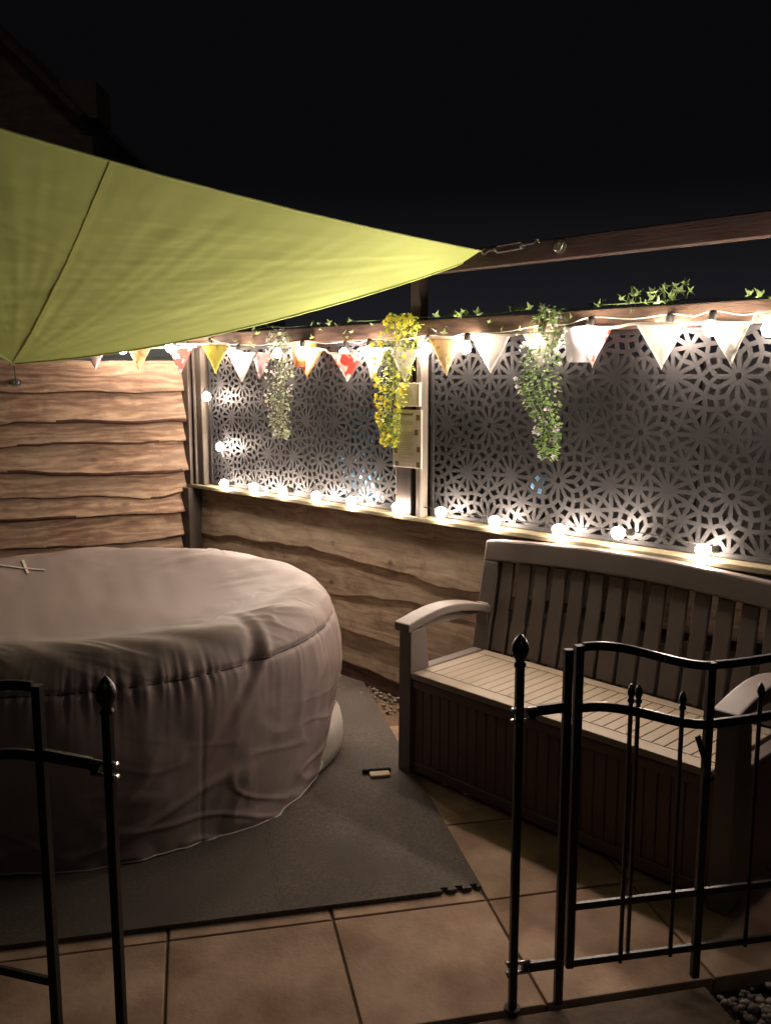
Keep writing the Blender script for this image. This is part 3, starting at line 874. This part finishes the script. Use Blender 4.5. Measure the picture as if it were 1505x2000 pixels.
# top rail as bowed sweep
NR = 24
rows_ = []
for k in range(NR + 1):
    x = LB * k / NR
    zt = toprail(x) if 0 < k < NR else toprail(x) - .004
    zb = zt - .085
    rows_.append([(x, bky(zb) - .018, zb), (x, bky(zb) + .022, zb), (x, bky(zt) + .022, zt), (x, bky(zt) - .018, zt)])
V = [p for r_ in rows_ for p in r_]
for k in range(NR):
    for j in range(4): Fc.append((k * 4 + j, k * 4 + (j + 1) % 4, (k + 1) * 4 + (j + 1) % 4, (k + 1) * 4 + j))
Fc.append((0, 1, 2, 3)[::-1]); Fc.append(tuple(NR * 4 + j for j in range(4)))
bevmk('back_top_rail', (V, Fc), M['resin'], bn, off=.008)
for xa in (0.0, LB - .075):
    za, zb = .30, .768
    V = []
    for (x, z) in ((xa, za), (xa + .075, za), (xa + .075, zb), (xa, zb)):
        V += [(x, bky(z) - .018, z), (x, bky(z) + .022, z)]
    bevmk('back_stile', (V, [(0, 2, 4, 6), (1, 7, 5, 3), (0, 1, 3, 2), (2, 3, 5, 4), (4, 5, 7, 6), (6, 7, 1, 0)]), M['resin'], bn, off=.006)
nb_ = 14; pw = (LB - .16) / nb_
for i in range(nb_):
    xc = .08 + (i + .5) * pw
    zt = toprail(xc) - .088; zb = .415
    V = []
    hw_t = pw * .34; hw_b = pw * .40
    poly = [(xc - hw_b, zb), (xc + hw_b, zb), (xc + hw_b, zb + .11), (xc + hw_t, zb + .14), (xc + hw_t, zt), (xc - hw_t, zt), (xc - hw_t, zb + .14), (xc - hw_b, zb + .11)]
    n = len(poly)
    V = [(x, bky(z) - .008, z) for x, z in poly] + [(x, bky(z) + .008, z) for x, z in poly]
    Fc = [tuple(range(n)), tuple(range(n, 2 * n))[::-1]] + [(k, k + n, (k + 1) % n + n, (k + 1) % n) for k in range(n)]
    bevmk('back_slat', (V, Fc), M['resin'], bn, off=.003)
    if i < nb_ - 1:
        xm = xc + pw / 2; h = .17 + .03 * (i % 2)
        V = [(x, bky(z) + o_, z) for o_ in (.010, .018) for x, z in ((xm - pw * .25, zb - .02), (xm + pw * .25, zb - .02), (xm + pw * .25, zb + h), (xm - pw * .25, zb + h))]
        mk('back_filler', (V, [(0, 1, 2, 3), (7, 6, 5, 4), (0, 4, 5, 1), (1, 5, 6, 2), (2, 6, 7, 3), (3, 7, 4, 0)]), M['resin'], bn)
wd = empty('wood_offcut', (0.012, 3.235, 0.0155), R(10), label='pale wood offcut with dark strip lying by the left bench foot', cat='offcut')
box('block', -.075, .0, -.04, 0.0, 0, .012, M['wedge'], wd)
box('strip', -.10, .01, 0.003, .015, 0, .018, M['dark'], wd)

# ------------------------------------------------------------------ black metal railings
def rail_thing(P0, ang, label, mirror=False, far=3):
    t = empty('metal_railing', (*P0, 0), ang, label=label, cat='railing', group='black metal garden railings')
    s = -1 if mirror else 1
    # post with bud finial
    mk('post', sweep([(0, 0, -.03), (0, 0, .862)], rectp(.019, .019)), M['gate'], t)
    mk('finial', lathe([(.011, .853), (.014, .856), (.014, .862), (.010, .867), (.0125, .874), (.018, .883), (.0205, .896), (.0185, .909), (.012, .921), (.005, .929), (.001, .932)], 16), M['gate'], t, smooth=True)
    mk('foot_plate', lathe([(.020, .0), (.020, .004), (.011, .007)], 12), M['dark'], t)
    def hz(x): return x * s
    x1 = .116; x1b = .146 if not mirror else .163; w = .325
    x2 = x1b + w
    rp = rectp(.010, .020)
    if not mirror: mk('upright', sweep([(hz(x1), 0, 0.0), (hz(x1), 0, .889)], rectp(.020, .018)), M['gate'], t)
    if mirror: x1 = x1b
    mk('stub_rail', sweep([(hz(.022), 0, .738), (hz(.045), 0, .748), (hz(x1), 0, .752)], rectp(.014, .024)), M['gate'], t)
    mk('stub_rail', sweep([(hz(.022), 0, .105), (hz(x1), 0, .105)], rectp(.014, .024)), M['gate'], t)
    for z in (.738, .105):
        for dz in (-.013, .013):
            mk('clip', join(sweep([(-.016 * s, 0, z + dz), (.040 * s, -.004, z + dz + .004)], circ(.0048, 8)), sweep([(-.013 * s, -.008, z + dz), (-.013 * s, .008, z + dz)], circ(.005, 8))), M['zinc'], t, smooth=True)
    def panel(xa, za, xb, zb_, fl, fr):
        """scalloped panel from xa to xb, heights za, zb of the top rail"""
        def crv(dz):
            pts = []
            for k in range(17):
                u = k / 16
                # s-shaped fall then level
                e = u * u * (3 - 2 * u)
                pts.append((hz(xa + (xb - xa) * u), 0, za + (zb_ - za) * e + dz + (.006 * math.sin(PI * u) if za > zb_ else 0)))
            return pts
        mk('top_rail', sweep(crv(0), rectp(.012, .020)), M['gate'], t, smooth=False)
        mk('scallop_rail', sweep(crv(-.146), rectp(.012, .022)), M['gate'], t)
        mk('lower_rail', sweep([(hz(xa), 0, .248), (hz(xb), 0, .248)], rectp(.012, .018)), M['gate'], t)
        mk('lower_rail', sweep([(hz(xa), 0, .100), (hz(xb), 0, .100)], rectp(.012, .018)), M['gate'], t)
        for fx, zz in ((.385, .795), (.46, .788), (.80, .768)) if fl and not mirror else ((.66, .79, ), (.72,.79)) if fl else ((.36, .775), (.73, .79), (.80, .79)):
            x = xa + (xb - xa) * fx
            sp_ = lathe([(.0055, .085), (.0055, zz - .045), (.0085, zz - .043), (.0085, zz - .036), (.0055, zz - .034), (.0095, zz - .022), (.008, zz - .010), (.003, zz), (.001, zz + .002)], 10, (hz(x), 0 if fx != .46 else .010, 0))
            mk('spindle', sp_, M['gate'], t, smooth=True)
    mk('upright', sweep([(hz(x1b - .004), 0, .092), (hz(x1b - .004), 0, .897)], rectp(.020, .020)), M['gate'], t)
    panel(x1b + .006, .893, x2, .828, True, False)
    mk('upright', sweep([(hz(x2 + .006), 0, .02), (hz(x2 + .006), 0, .836)], rectp(.020, .020)), M['gate'], t)
    panel(x2 + .018, .829, x2 + .36, .850, False, True)
    mk('upright', sweep([(hz(x2 + .37), 0, .02), (hz(x2 + .37), 0, .862)], rectp(.020, .020)), M['gate'], t)
    if not mirror:
        mk('latch', join(sweep([(hz(x2 - .028), -.012, .66), (hz(x2 - .006), -.012, .60), (hz(x2 + .002), -.012, .55)], rectp(.004, .014))), M['gate'], t)
    return t
rail_thing((.305, 1.961), math.atan2(.19, .98) , 'right black metal garden railing with bud topped post in front of the bench')
rail_thing((-.542, 1.67), math.atan2(-.04, .13) , 'left black metal garden railing with bud topped post in front of the hot tub', mirror=True)

# ------------------------------------------------------------------ festoon lights
bmb = bmesh.new(); bmesh.ops.create_icosphere(bmb, subdivisions=2, radius=.024)
for v in bmb.verts:
    if v.co.z > 0: v.co.z *= 1.12
bulb_me = bpy.data.meshes.new('light_bulb'); bmb.to_mesh(bulb_me); bmb.free()
bulb_me.polygons.foreach_set('use_smooth', [True] * len(bulb_me.polygons)); bulb_me.materials.append(M['bulb'])
sock_me = bpy.data.meshes.new('socket'); v, f = lathe([(.009, .0), (.0135, .004), (.0135, .028), (.008, .036)], 10); sock_me.from_pydata(v, [], f); sock_me.materials.append(M['cable_dk'])
def festoon(label, pts, dirs, cab, parent_loc, rz):
    t = empty('festoon_lights', parent_loc, rz, label=label, cat='string lights', group='festoon light strings')
    ends = []
    for p, d in zip(pts, dirs):
        p = Vector(p); d = Vector(d).normalized()      # d points from bulb to its socket
        q = Vector((0, 0, 1)).rotation_difference(d).to_euler()
        b = link('light_bulb', bulb_me, None, t, loc=p, rot=q)
        link('socket', sock_me, None, b, loc=(0, 0, .0245))
        ends.append(p + d * .059)
    cp = []
    for i in range(len(ends) - 1):
        a, b_ = ends[i], ends[i + 1]
        cp.append(a); m = (a + b_) / 2 + Vector((random.uniform(-.02, .02), random.uniform(-.004, .008), -.012 if cab > 0 else 0.002)); cp.append(m)
    cp.append(ends[-1])
    mk('cable', sweep(smooth_pts(cp, 4), circ(.0022, 6)), M['cable_dk'] if cab < 0 else M['cable'], t, smooth=True)
    return t
sillb = [(0.395, .918), (0.67, .92), (0.92, .92), (1.184, .919), (1.439, .919), (1.746, .919), (2.009, .925), (2.303, .919), (2.615, .919), (2.869, .94), (3.194, .919)]
pp = [(.258, -.085, 1.403), (.325, -.05, 1.124)] + [(x, -.078, z + .006) for x, z in sillb]
dd = [(-.6, .3, .8), (-.7, .4, .5)] + [(random.choice((-1, 1)) * 1, random.uniform(0.2, .7), random.uniform(.02, .25)) for _ in sillb]
festoon('festoon bulbs running down the corner post and along the fence sill', pp, dd, -1, CN, RZ)
topb = [(0.28, 1.668), (0.627, 1.623), (0.889, 1.631), (1.15, 1.628), (1.391, 1.618), (1.615, 1.62), (1.913, 1.628), (2.182, 1.626), (2.497, 1.647), (2.754, 1.662), (3.025, 1.662), (3.205, 1.66), (3.372, 1.655), (3.56, 1.655)]
festoon('festoon bulbs strung among the bunting along the fence top rail', [(x, -.135 if i % 2 else -.075, z) for i, (x, z) in enumerate(topb)], [(.15, .1, 1)] * len(topb), 1, CN, RZ)
leftb = [(-.415, 1.661), (-.159, 1.674)]
festoon('short run of festoon bulbs over the left board fence under the sail', [(x, -.15, z) for x, z in leftb], [(0, 0, 1)] * len(leftb), 1, CN, LZ)

# ------------------------------------------------------------------ bunting
fl_m = {
 'pink': cloth_mat('flag_pink', (0.66, 0.52, 0.53), (0.72, 0.58, 0.58), .4, 'floral', (0.55, 0.25, 0.27), 34, vein=(.55, .62)),
 'mustard': cloth_mat('flag_mustard', (0.62, 0.48, 0.25), (0.66, 0.52, 0.3), .35, 'floral', (0.42, 0.26, 0.10), 26),
 'red': cloth_mat('flag_red', (0.62, 0.08, 0.07), (0.66, 0.11, 0.09), .35, 'floral', (0.68, 0.45, 0.42), 30, vein=(.55, .6)),
 'lime': cloth_mat('flag_lime', (0.55, 0.52, 0.10), (0.62, 0.58, 0.16), .4, 'floral', (0.45, 0.36, 0.08), 20),
 'white': cloth_mat('flag_white', (0.80, 0.77, 0.74), (0.84, 0.81, 0.78), .5),
 'rose': cloth_mat('flag_rose', (0.72, 0.64, 0.60), (0.75, 0.67, 0.62), .4, 'floral', (0.62, 0.10, 0.08), 24, vein=(.5, .58)),
 'orange': cloth_mat('flag_orange', (0.62, 0.33, 0.16), (0.66, 0.40, 0.2), .35, 'floral', (0.68, 0.55, 0.4), 24),
 'sheer': cloth_mat('flag_sheer', (0.42, 0.41, 0.38), (0.5, 0.49, 0.45), .5, 'floral', (0.25, 0.25, 0.23), 18),
}
def pennants(t, lst):
    for (xl, zl), (xr, zr_), (xt, zt), y0, m_, lab in lst:
        n = 12; V = []; Fc = []; rows = []
        for j in range(n + 1):
            v_ = j / n; row = []
            k = max(1, n - j)
            for i in range(k + 1):
                u = i / k if k else .5
                xa = xl + (xt - xl) * v_; xb = xr + (xt - xr) * v_
                za = zl + (zt - zl) * v_; zb_ = zr_ + (zt - zr_) * v_
                if j == n: xa = xt - .0015; xb = xt + .0015
                x = xa + (xb - xa) * u; z = za + (zb_ - za) * u
                y = y0 + .012 * v_ * noise.noise((xl * 9, v_ * 1.5, u)) + .008 * math.sin(u * 5 + xl * 7) * v_ * (1 - v_ * .3)
                row.append(len(V)); V.append((x, y, z))
            rows.append(row)
        for j in range(n):
            a = rows[j]; b = rows[j + 1]
            ia = ib = 0
            while ia < len(a) - 1 or ib < len(b) - 1:
                if ia < len(a) - 1 and (ib >= len(b) - 1 or ia / (len(a) - 1) <= ib / max(1, len(b) - 1)):
                    Fc.append((a[ia], a[ia + 1], b[ib])); ia += 1
                else:
                    Fc.append((a[ia], b[ib + 1], b[ib])); ib += 1
        p = mk('pennant', (V, Fc), fl_m[m_], t, smooth=True, label=lab)
        md = p.modifiers.new('thick', 'SOLIDIFY'); md.thickness = .0012; md.offset = 0
def cordline(t, pts):
    mk('tape', sweep(smooth_pts(pts, 4), rectp(.003, .010)), M['cable'], t)
b1 = empty('bunting', CN, RZ, label='long line of pale patterned triangle bunting along the top of the screens', cat='bunting', group='triangle bunting')
LST = [((0.24, 1.694), (0.508, 1.687), (0.368, 1.531), -.1, 'lime', 'lime yellow pennant beside the corner post'),
 ((0.491, 1.639), (0.742, 1.634), (0.613, 1.489), -.1, 'white', 'plain white pennant'),
 ((0.70, 1.635), (0.881, 1.631), (0.77, 1.503), -.095, 'pink', 'narrow pale pennant left of the silvery trailing plant'),
 ((1.033, 1.648), (1.272, 1.642), (1.152, 1.502), -.1, 'orange', 'orange patterned pennant'),
 ((1.327, 1.622), (1.552, 1.618), (1.44, 1.491), -.1, 'rose', 'white pennant with red pattern'),
 ((1.525, 1.637), (1.691, 1.633), (1.608, 1.491), -.092, 'sheer', 'grey cream pennant left of the yellow flowers'),
 ((1.716, 1.637), (1.901, 1.632), (1.811, 1.491), -.1, 'white', None),
 ((1.948, 1.674), (2.141, 1.667), (2.048, 1.513), -.1, 'mustard', 'cream pennant with faint brown pattern'),
 ((2.178, 1.676), (2.38, 1.67), (2.284, 1.526), -.1, 'white', None),
 ((2.431, 1.677), (2.614, 1.671), (2.52, 1.531), -.09, 'white', None),
 ((2.658, 1.688), (2.829, 1.681), (2.75, 1.542), -.1, 'rose', None),
 ((2.921, 1.691), (3.106, 1.684), (3.023, 1.533), -.1, 'white', None),
 ((3.178, 1.683), (3.323, 1.677), (3.264, 1.547), -.1, 'sheer', 'sheer grey pennant at the right end'),
 ((3.345, 1.708), (3.50, 1.702), (3.417, 1.58), -.1, 'white', None),
 ((3.60, 1.70), (3.78, 1.69), (3.69, 1.55), -.1, 'rose', None)]
pennants(b1, LST)
cordline(b1, [(0.0, -.105, 1.70)] + [q for L_ in LST if L_[5] or 1 for q in ((L_[0][0], L_[3] - .003, L_[0][1]), (L_[1][0], L_[3] - .003, L_[1][1]))] + [(4.3, -.1, 1.7)])
b2 = empty('bunting', CN, LZ, label='short line of pink, mustard and red bunting over the left fence', cat='bunting', group='triangle bunting')
LS2 = [((-0.609, 1.659), (-0.508, 1.66), (-0.563, 1.55), -.15, 'pink', 'pale pink pennant'),
 ((-0.389, 1.67), (-0.264, 1.672), (-0.332, 1.545), -.15, 'mustard', 'mustard floral pennant'),
 ((-0.173, 1.679), (-0.029, 1.681), (-0.106, 1.529), -.15, 'red', 'red floral pennant')]
pennants(b2, LS2)
cordline(b2, [(-1.9, -.15, 1.68), (-1.2, -.15, 1.655)] + [q for L_ in LS2 for q in ((L_[0][0], -.153, L_[0][1]), (L_[1][0], -.153, L_[1][1]))] + [(.05, -.13, 1.70)])

# ------------------------------------------------------------------ plants
def leaf_quad(V, Fc, p, d, up, L_, w, fold=.15):
    d = d.normalized(); s = d.cross(up)
    if s.length < 1e-3: s = Vector((1, 0, 0))
    s.normalize(); n = s.cross(d)
    o = len(V)
    V += [tuple(p), tuple(p + d * L_ * .45 + s * w + n * w * fold), tuple(p + d * L_), tuple(p + d * L_ * .45 - s * w + n * w * fold), tuple(p + d * L_ * .5 - n * w * fold)]
    Fc += [(o, o + 1, o + 4), (o + 1, o + 2, o + 4), (o + 2, o + 3, o + 4), (o + 3, o, o + 4)]
def flower_me(name, mt, r=.009, petals=5):
    V = [(0, 0, 0)]; Fc = []
    for k in range(petals):
        a = 2 * PI * k / petals; h = PI / petals * .9
        o = len(V)
        V += [(r * .7 * math.cos(a - h), r * .7 * math.sin(a - h), .3 * r), (r * 1.1 * math.cos(a), r * 1.1 * math.sin(a), .45 * r), (r * .7 * math.cos(a + h), r * .7 * math.sin(a + h), .3 * r)]
        Fc.append((0, o, o + 1, o + 2))
    me = bpy.data.meshes.new(name); me.from_pydata(V, [], Fc); me.materials.append(mt); return me
FY = flower_me('flower', M['fl_y'], .011); FW = flower_me('flower', M['fl_w'], .0085); FO = flower_me('flower', M['fl_o'], .008)
def trailing(label, x, z, segs, leafm, fl, nleaf, nfl, seed, pot=None, crown=.10, lsize=.020):
    """segs: list of (dx, z, halfwidth) down the trail"""
    rr = random.Random(seed)
    t = empty('trailing_plant', rw(x, -.12, 0), RZ, label=label, cat='hanging plant', group='trailing plants hung from the top rail')
    V = []; Fc = []
    def at(u):
        i = min(len(segs) - 2, int(u * (len(segs) - 1))); k = u * (len(segs) - 1) - i
        a, b = segs[i], segs[i + 1]
        return [a[j] + (b[j] - a[j]) * k for j in range(3)]
    strands = []
    for q in range(9):
        off = rr.uniform(-1, 1); oy = rr.uniform(-1, 1); u1 = rr.uniform(.65, 1.0) if q else 1
        pts = []
        for k in range(16):
            u = u1 * k / 15; dx, zz, hw = at(u)
            pts.append((dx + off * hw * .6 + rr.uniform(-.004, .004), oy * hw * .5 + rr.uniform(-.004, .004), zz))
        strands.append(pts)
    stems = join(*[sweep(p, circ(.0013, 4)) for p in strands])
    mk('stem', stems, leafm, t, kind='stuff')
    for _ in range(nleaf):
        u = rr.random(); dx, zz, hw = at(u)
        a = rr.uniform(0, 2 * PI); r = hw * math.sqrt(rr.random())
        p = Vector((dx + r * math.cos(a), r * .7 * math.sin(a), zz + rr.uniform(-.012, .012)))
        d = Vector((math.cos(a) + rr.uniform(-.6, .6), math.sin(a) + rr.uniform(-.6, .6) - .25, rr.uniform(-1.1, .5)))
        leaf_quad(V, Fc, p, d, Vector((rr.uniform(-.4, .4), -.5, 1)), lsize * rr.uniform(.6, 1.3), lsize * .36 * rr.uniform(.7, 1.2))
    mk('foliage', (V, Fc), leafm, t, kind='stuff')
    for _ in range(nfl):
        u = rr.random(); dx, zz, hw = at(u); a = rr.uniform(PI, 2 * PI)
        me = rr.choice(fl)
        link('flower', me, None, t, loc=(dx + hw * 1.1 * math.cos(a), hw * .8 * math.sin(a) - .004, zz + rr.uniform(-.01, .01)),
             rot=(R(90) + rr.uniform(-.7, .7), rr.uniform(-.8, .8), rr.uniform(-.7, .7)), scale=[rr.uniform(.8, 1.25)] * 3)
    if pot:
        px_, pz, pm, pr, ph = pot
        mk('pot', lathe([(pr * .78, -ph), (pr * .8, -ph), (pr, 0), (pr * 1.05, .004), (pr * 1.05, .012), (pr * .9, .012), (pr * .88, -.01)], 24), pm, t, smooth=True, loc=(px_, .045, pz))
        mk('hook', sweep(smooth_pts([(px_, .045 + pr, pz), (px_, .045 + pr, pz + .07), (px_, .09, pz + .105), (px_, .13, pz + .085)]), circ(.003, 6)), M['steel'], t, smooth=True)
    return t
trailing('silvery green trailing plant with tiny pale flowers beside the orange pot', .965, 0, [(-.01, 1.735, .04), (.01, 1.69, .085), (.03, 1.62, .085), (.02, 1.52, .085), (-.01, 1.42, .07), (-.015, 1.33, .055), (.0, 1.26, .055), (.01, 1.215, .04)], M['leaf_g'], [FW, FO], 650, 45, 1, pot=(.135, 1.675, M['terracotta'], .062, .115))
trailing('yellow flowering trailing plant in front of the middle fence post', 1.79, 0, [(.03, 1.775, .06), (.03, 1.72, .09), (-.02, 1.64, .11), (-.02, 1.55, .10), (-.03, 1.47, .075), (-.04, 1.40, .07), (-.055, 1.33, .055), (-.045, 1.27, .04), (-.05, 1.21, .035)], M['leaf_y'], [FY], 1000, 115, 2, lsize=.019)
trailing('green trailing plant with small lilac flowers beside the white pot', 2.57, 0, [(.0, 1.76, .04), (.005, 1.70, .09), (-.01, 1.63, .085), (-.03, 1.55, .085), (-.045, 1.47, .085), (-.01, 1.40, .07), (.015, 1.33, .045), (.005, 1.27, .05), (.02, 1.21, .035)], M['leaf'], [FW], 720, 40, 3, pot=(.115, 1.678, M['whitepot'], .062, .115))

# ivy garland on the top rail
ig = empty('ivy_garland', CN, RZ, label='sparse ivy garland lying along the top rail of the screens', cat='garland')
rr = random.Random(8)
pts = []; x = .1
while x < 4.4:
    pts.append((x, -.03 + rr.uniform(-.03, .02), 1.757 + rr.uniform(0, .012))); x += .12
mk('vine', sweep(smooth_pts(pts, 3), circ(.0022, 5)), M['leaf'], ig)
Vl = [(0, 0, 0), (.45, .12, .06), (.55, .32, .03), (.25, .28, .02), (.12, .62, -.05), (0, .55, .04), (0, 1, -.12), (-.12, .62, -.05), (-.25, .28, .02), (-.55, .32, .03), (-.45, .12, .06)]
ivy_me = bpy.data.meshes.new('leaf'); ivy_me.from_pydata([(a * .030, b * .030, c * .030) for a, b, c in Vl], [], [(0, 1, 2, 3), (0, 3, 4, 5), (5, 4, 6), (5, 6, 7), (0, 5, 7, 8), (0, 8, 9, 10)]); ivy_me.materials.append(M['ivy'])
def ivy_at(x, y, z, s=1.0, par=ig):
    link('leaf', ivy_me, None, par, loc=(x, y, z), rot=(R(rr.uniform(10, 110)), R(rr.uniform(-50, 50)), R(rr.uniform(0, 360))), scale=[s * rr.uniform(.7, 1.25)] * 3)
for x0, x1, nl in ((.15, .8, 18), (1.1, 1.75, 14), (1.95, 2.2, 14), (2.32, 2.5, 14), (2.72, 2.78, 4), (2.84, 3.1, 18), (3.3, 4.2, 12)):
    for _ in range(nl):
        x = rr.uniform(x0, x1)
        ivy_at(x, -.03 + rr.uniform(-.06, .04), 1.755 + abs(rr.gauss(0, (.006 if x0 < 1.9 else .012) if x0 != 2.84 else .012)))
tw = []
for k in range(11):
    x = rr.uniform(2.84, 3.1); hgt = rr.uniform(.025, .065); dx = rr.uniform(-.05, .05); dy = rr.uniform(-.05, .02)
    tw.append(sweep(smooth_pts([(x, -.03, 1.755), (x + dx * .4, -.03 + dy * .5, 1.755 + hgt * .8), (x + dx, -.03 + dy, 1.755 + hgt)], 4), circ(.0016, 4)))
    for _ in range(3): ivy_at(x + dx * rr.uniform(.6, 1.1), -.03 + dy * rr.uniform(.6, 1.1), 1.755 + hgt * rr.uniform(.75, 1.05), 1.0)
mk('twig', join(*tw), M['leaf'], ig)
for _ in range(60):
    ivy_at(rr.uniform(.15, 4.2), -.075 + rr.uniform(-.03, .0), rr.uniform(1.66, 1.75), .8)

# ------------------------------------------------------------------ notices on the middle post
pq = empty('wooden_plaque', rw(1.81, -.072, 1.433), RZ, label='small square wooden plaque fixed above the long notice on the post', cat='plaque')
box('board', -.072, .066, -.012, .003, -.05, .052, M['mdf'], pq, bev=.002)
box('edge_strip', .067, .074, -.014, .003, -.05, .052, M['base'], pq, bev=.001)
for k, (a, b, c, d_) in enumerate(((-.045, .02, .028, .031), (-.05, .035, .012, .0145), (-.04, .03, -.004, -.0015), (-.03, .02, -.022, -.019))):
    box('engraved_line', a, b, -.0135, -.0125, c, d_, M['printl'], pq, bev=0)
nt = empty('printed_notice', rw(1.803, -.072, 1.24), RZ, label='long pale notice with rows of small print and little pictures on the post', cat='notice')
box('sheet', -.086, .088, -.006, .002, -.128, .128, M['mdf'], nt, bev=.001)
rr = random.Random(4)
z = .112; 
box('heading', -.04, .035, -.0075, -.0065, .104, .112, M['print'], nt, bev=0)
z = .094
while z > -.105:
    if rr.random() > .3:
        box('text_line', -.052 + rr.uniform(0, .006), rr.uniform(.03, .045), -.0073, -.0065, z, z + .003, M['printl'], nt, bev=0)
    z -= .0075
for a, b in ((-.078, .075), (-.078, .015), (-.078, -.055), (-.07, -.115), (.058, .095), (.048, .03), (.062, -.045), (.06, -.112)):
    box('picture', a, a + .022, -.0078, -.0066, b - .012, b + .012, M['print'], nt, bev=0)
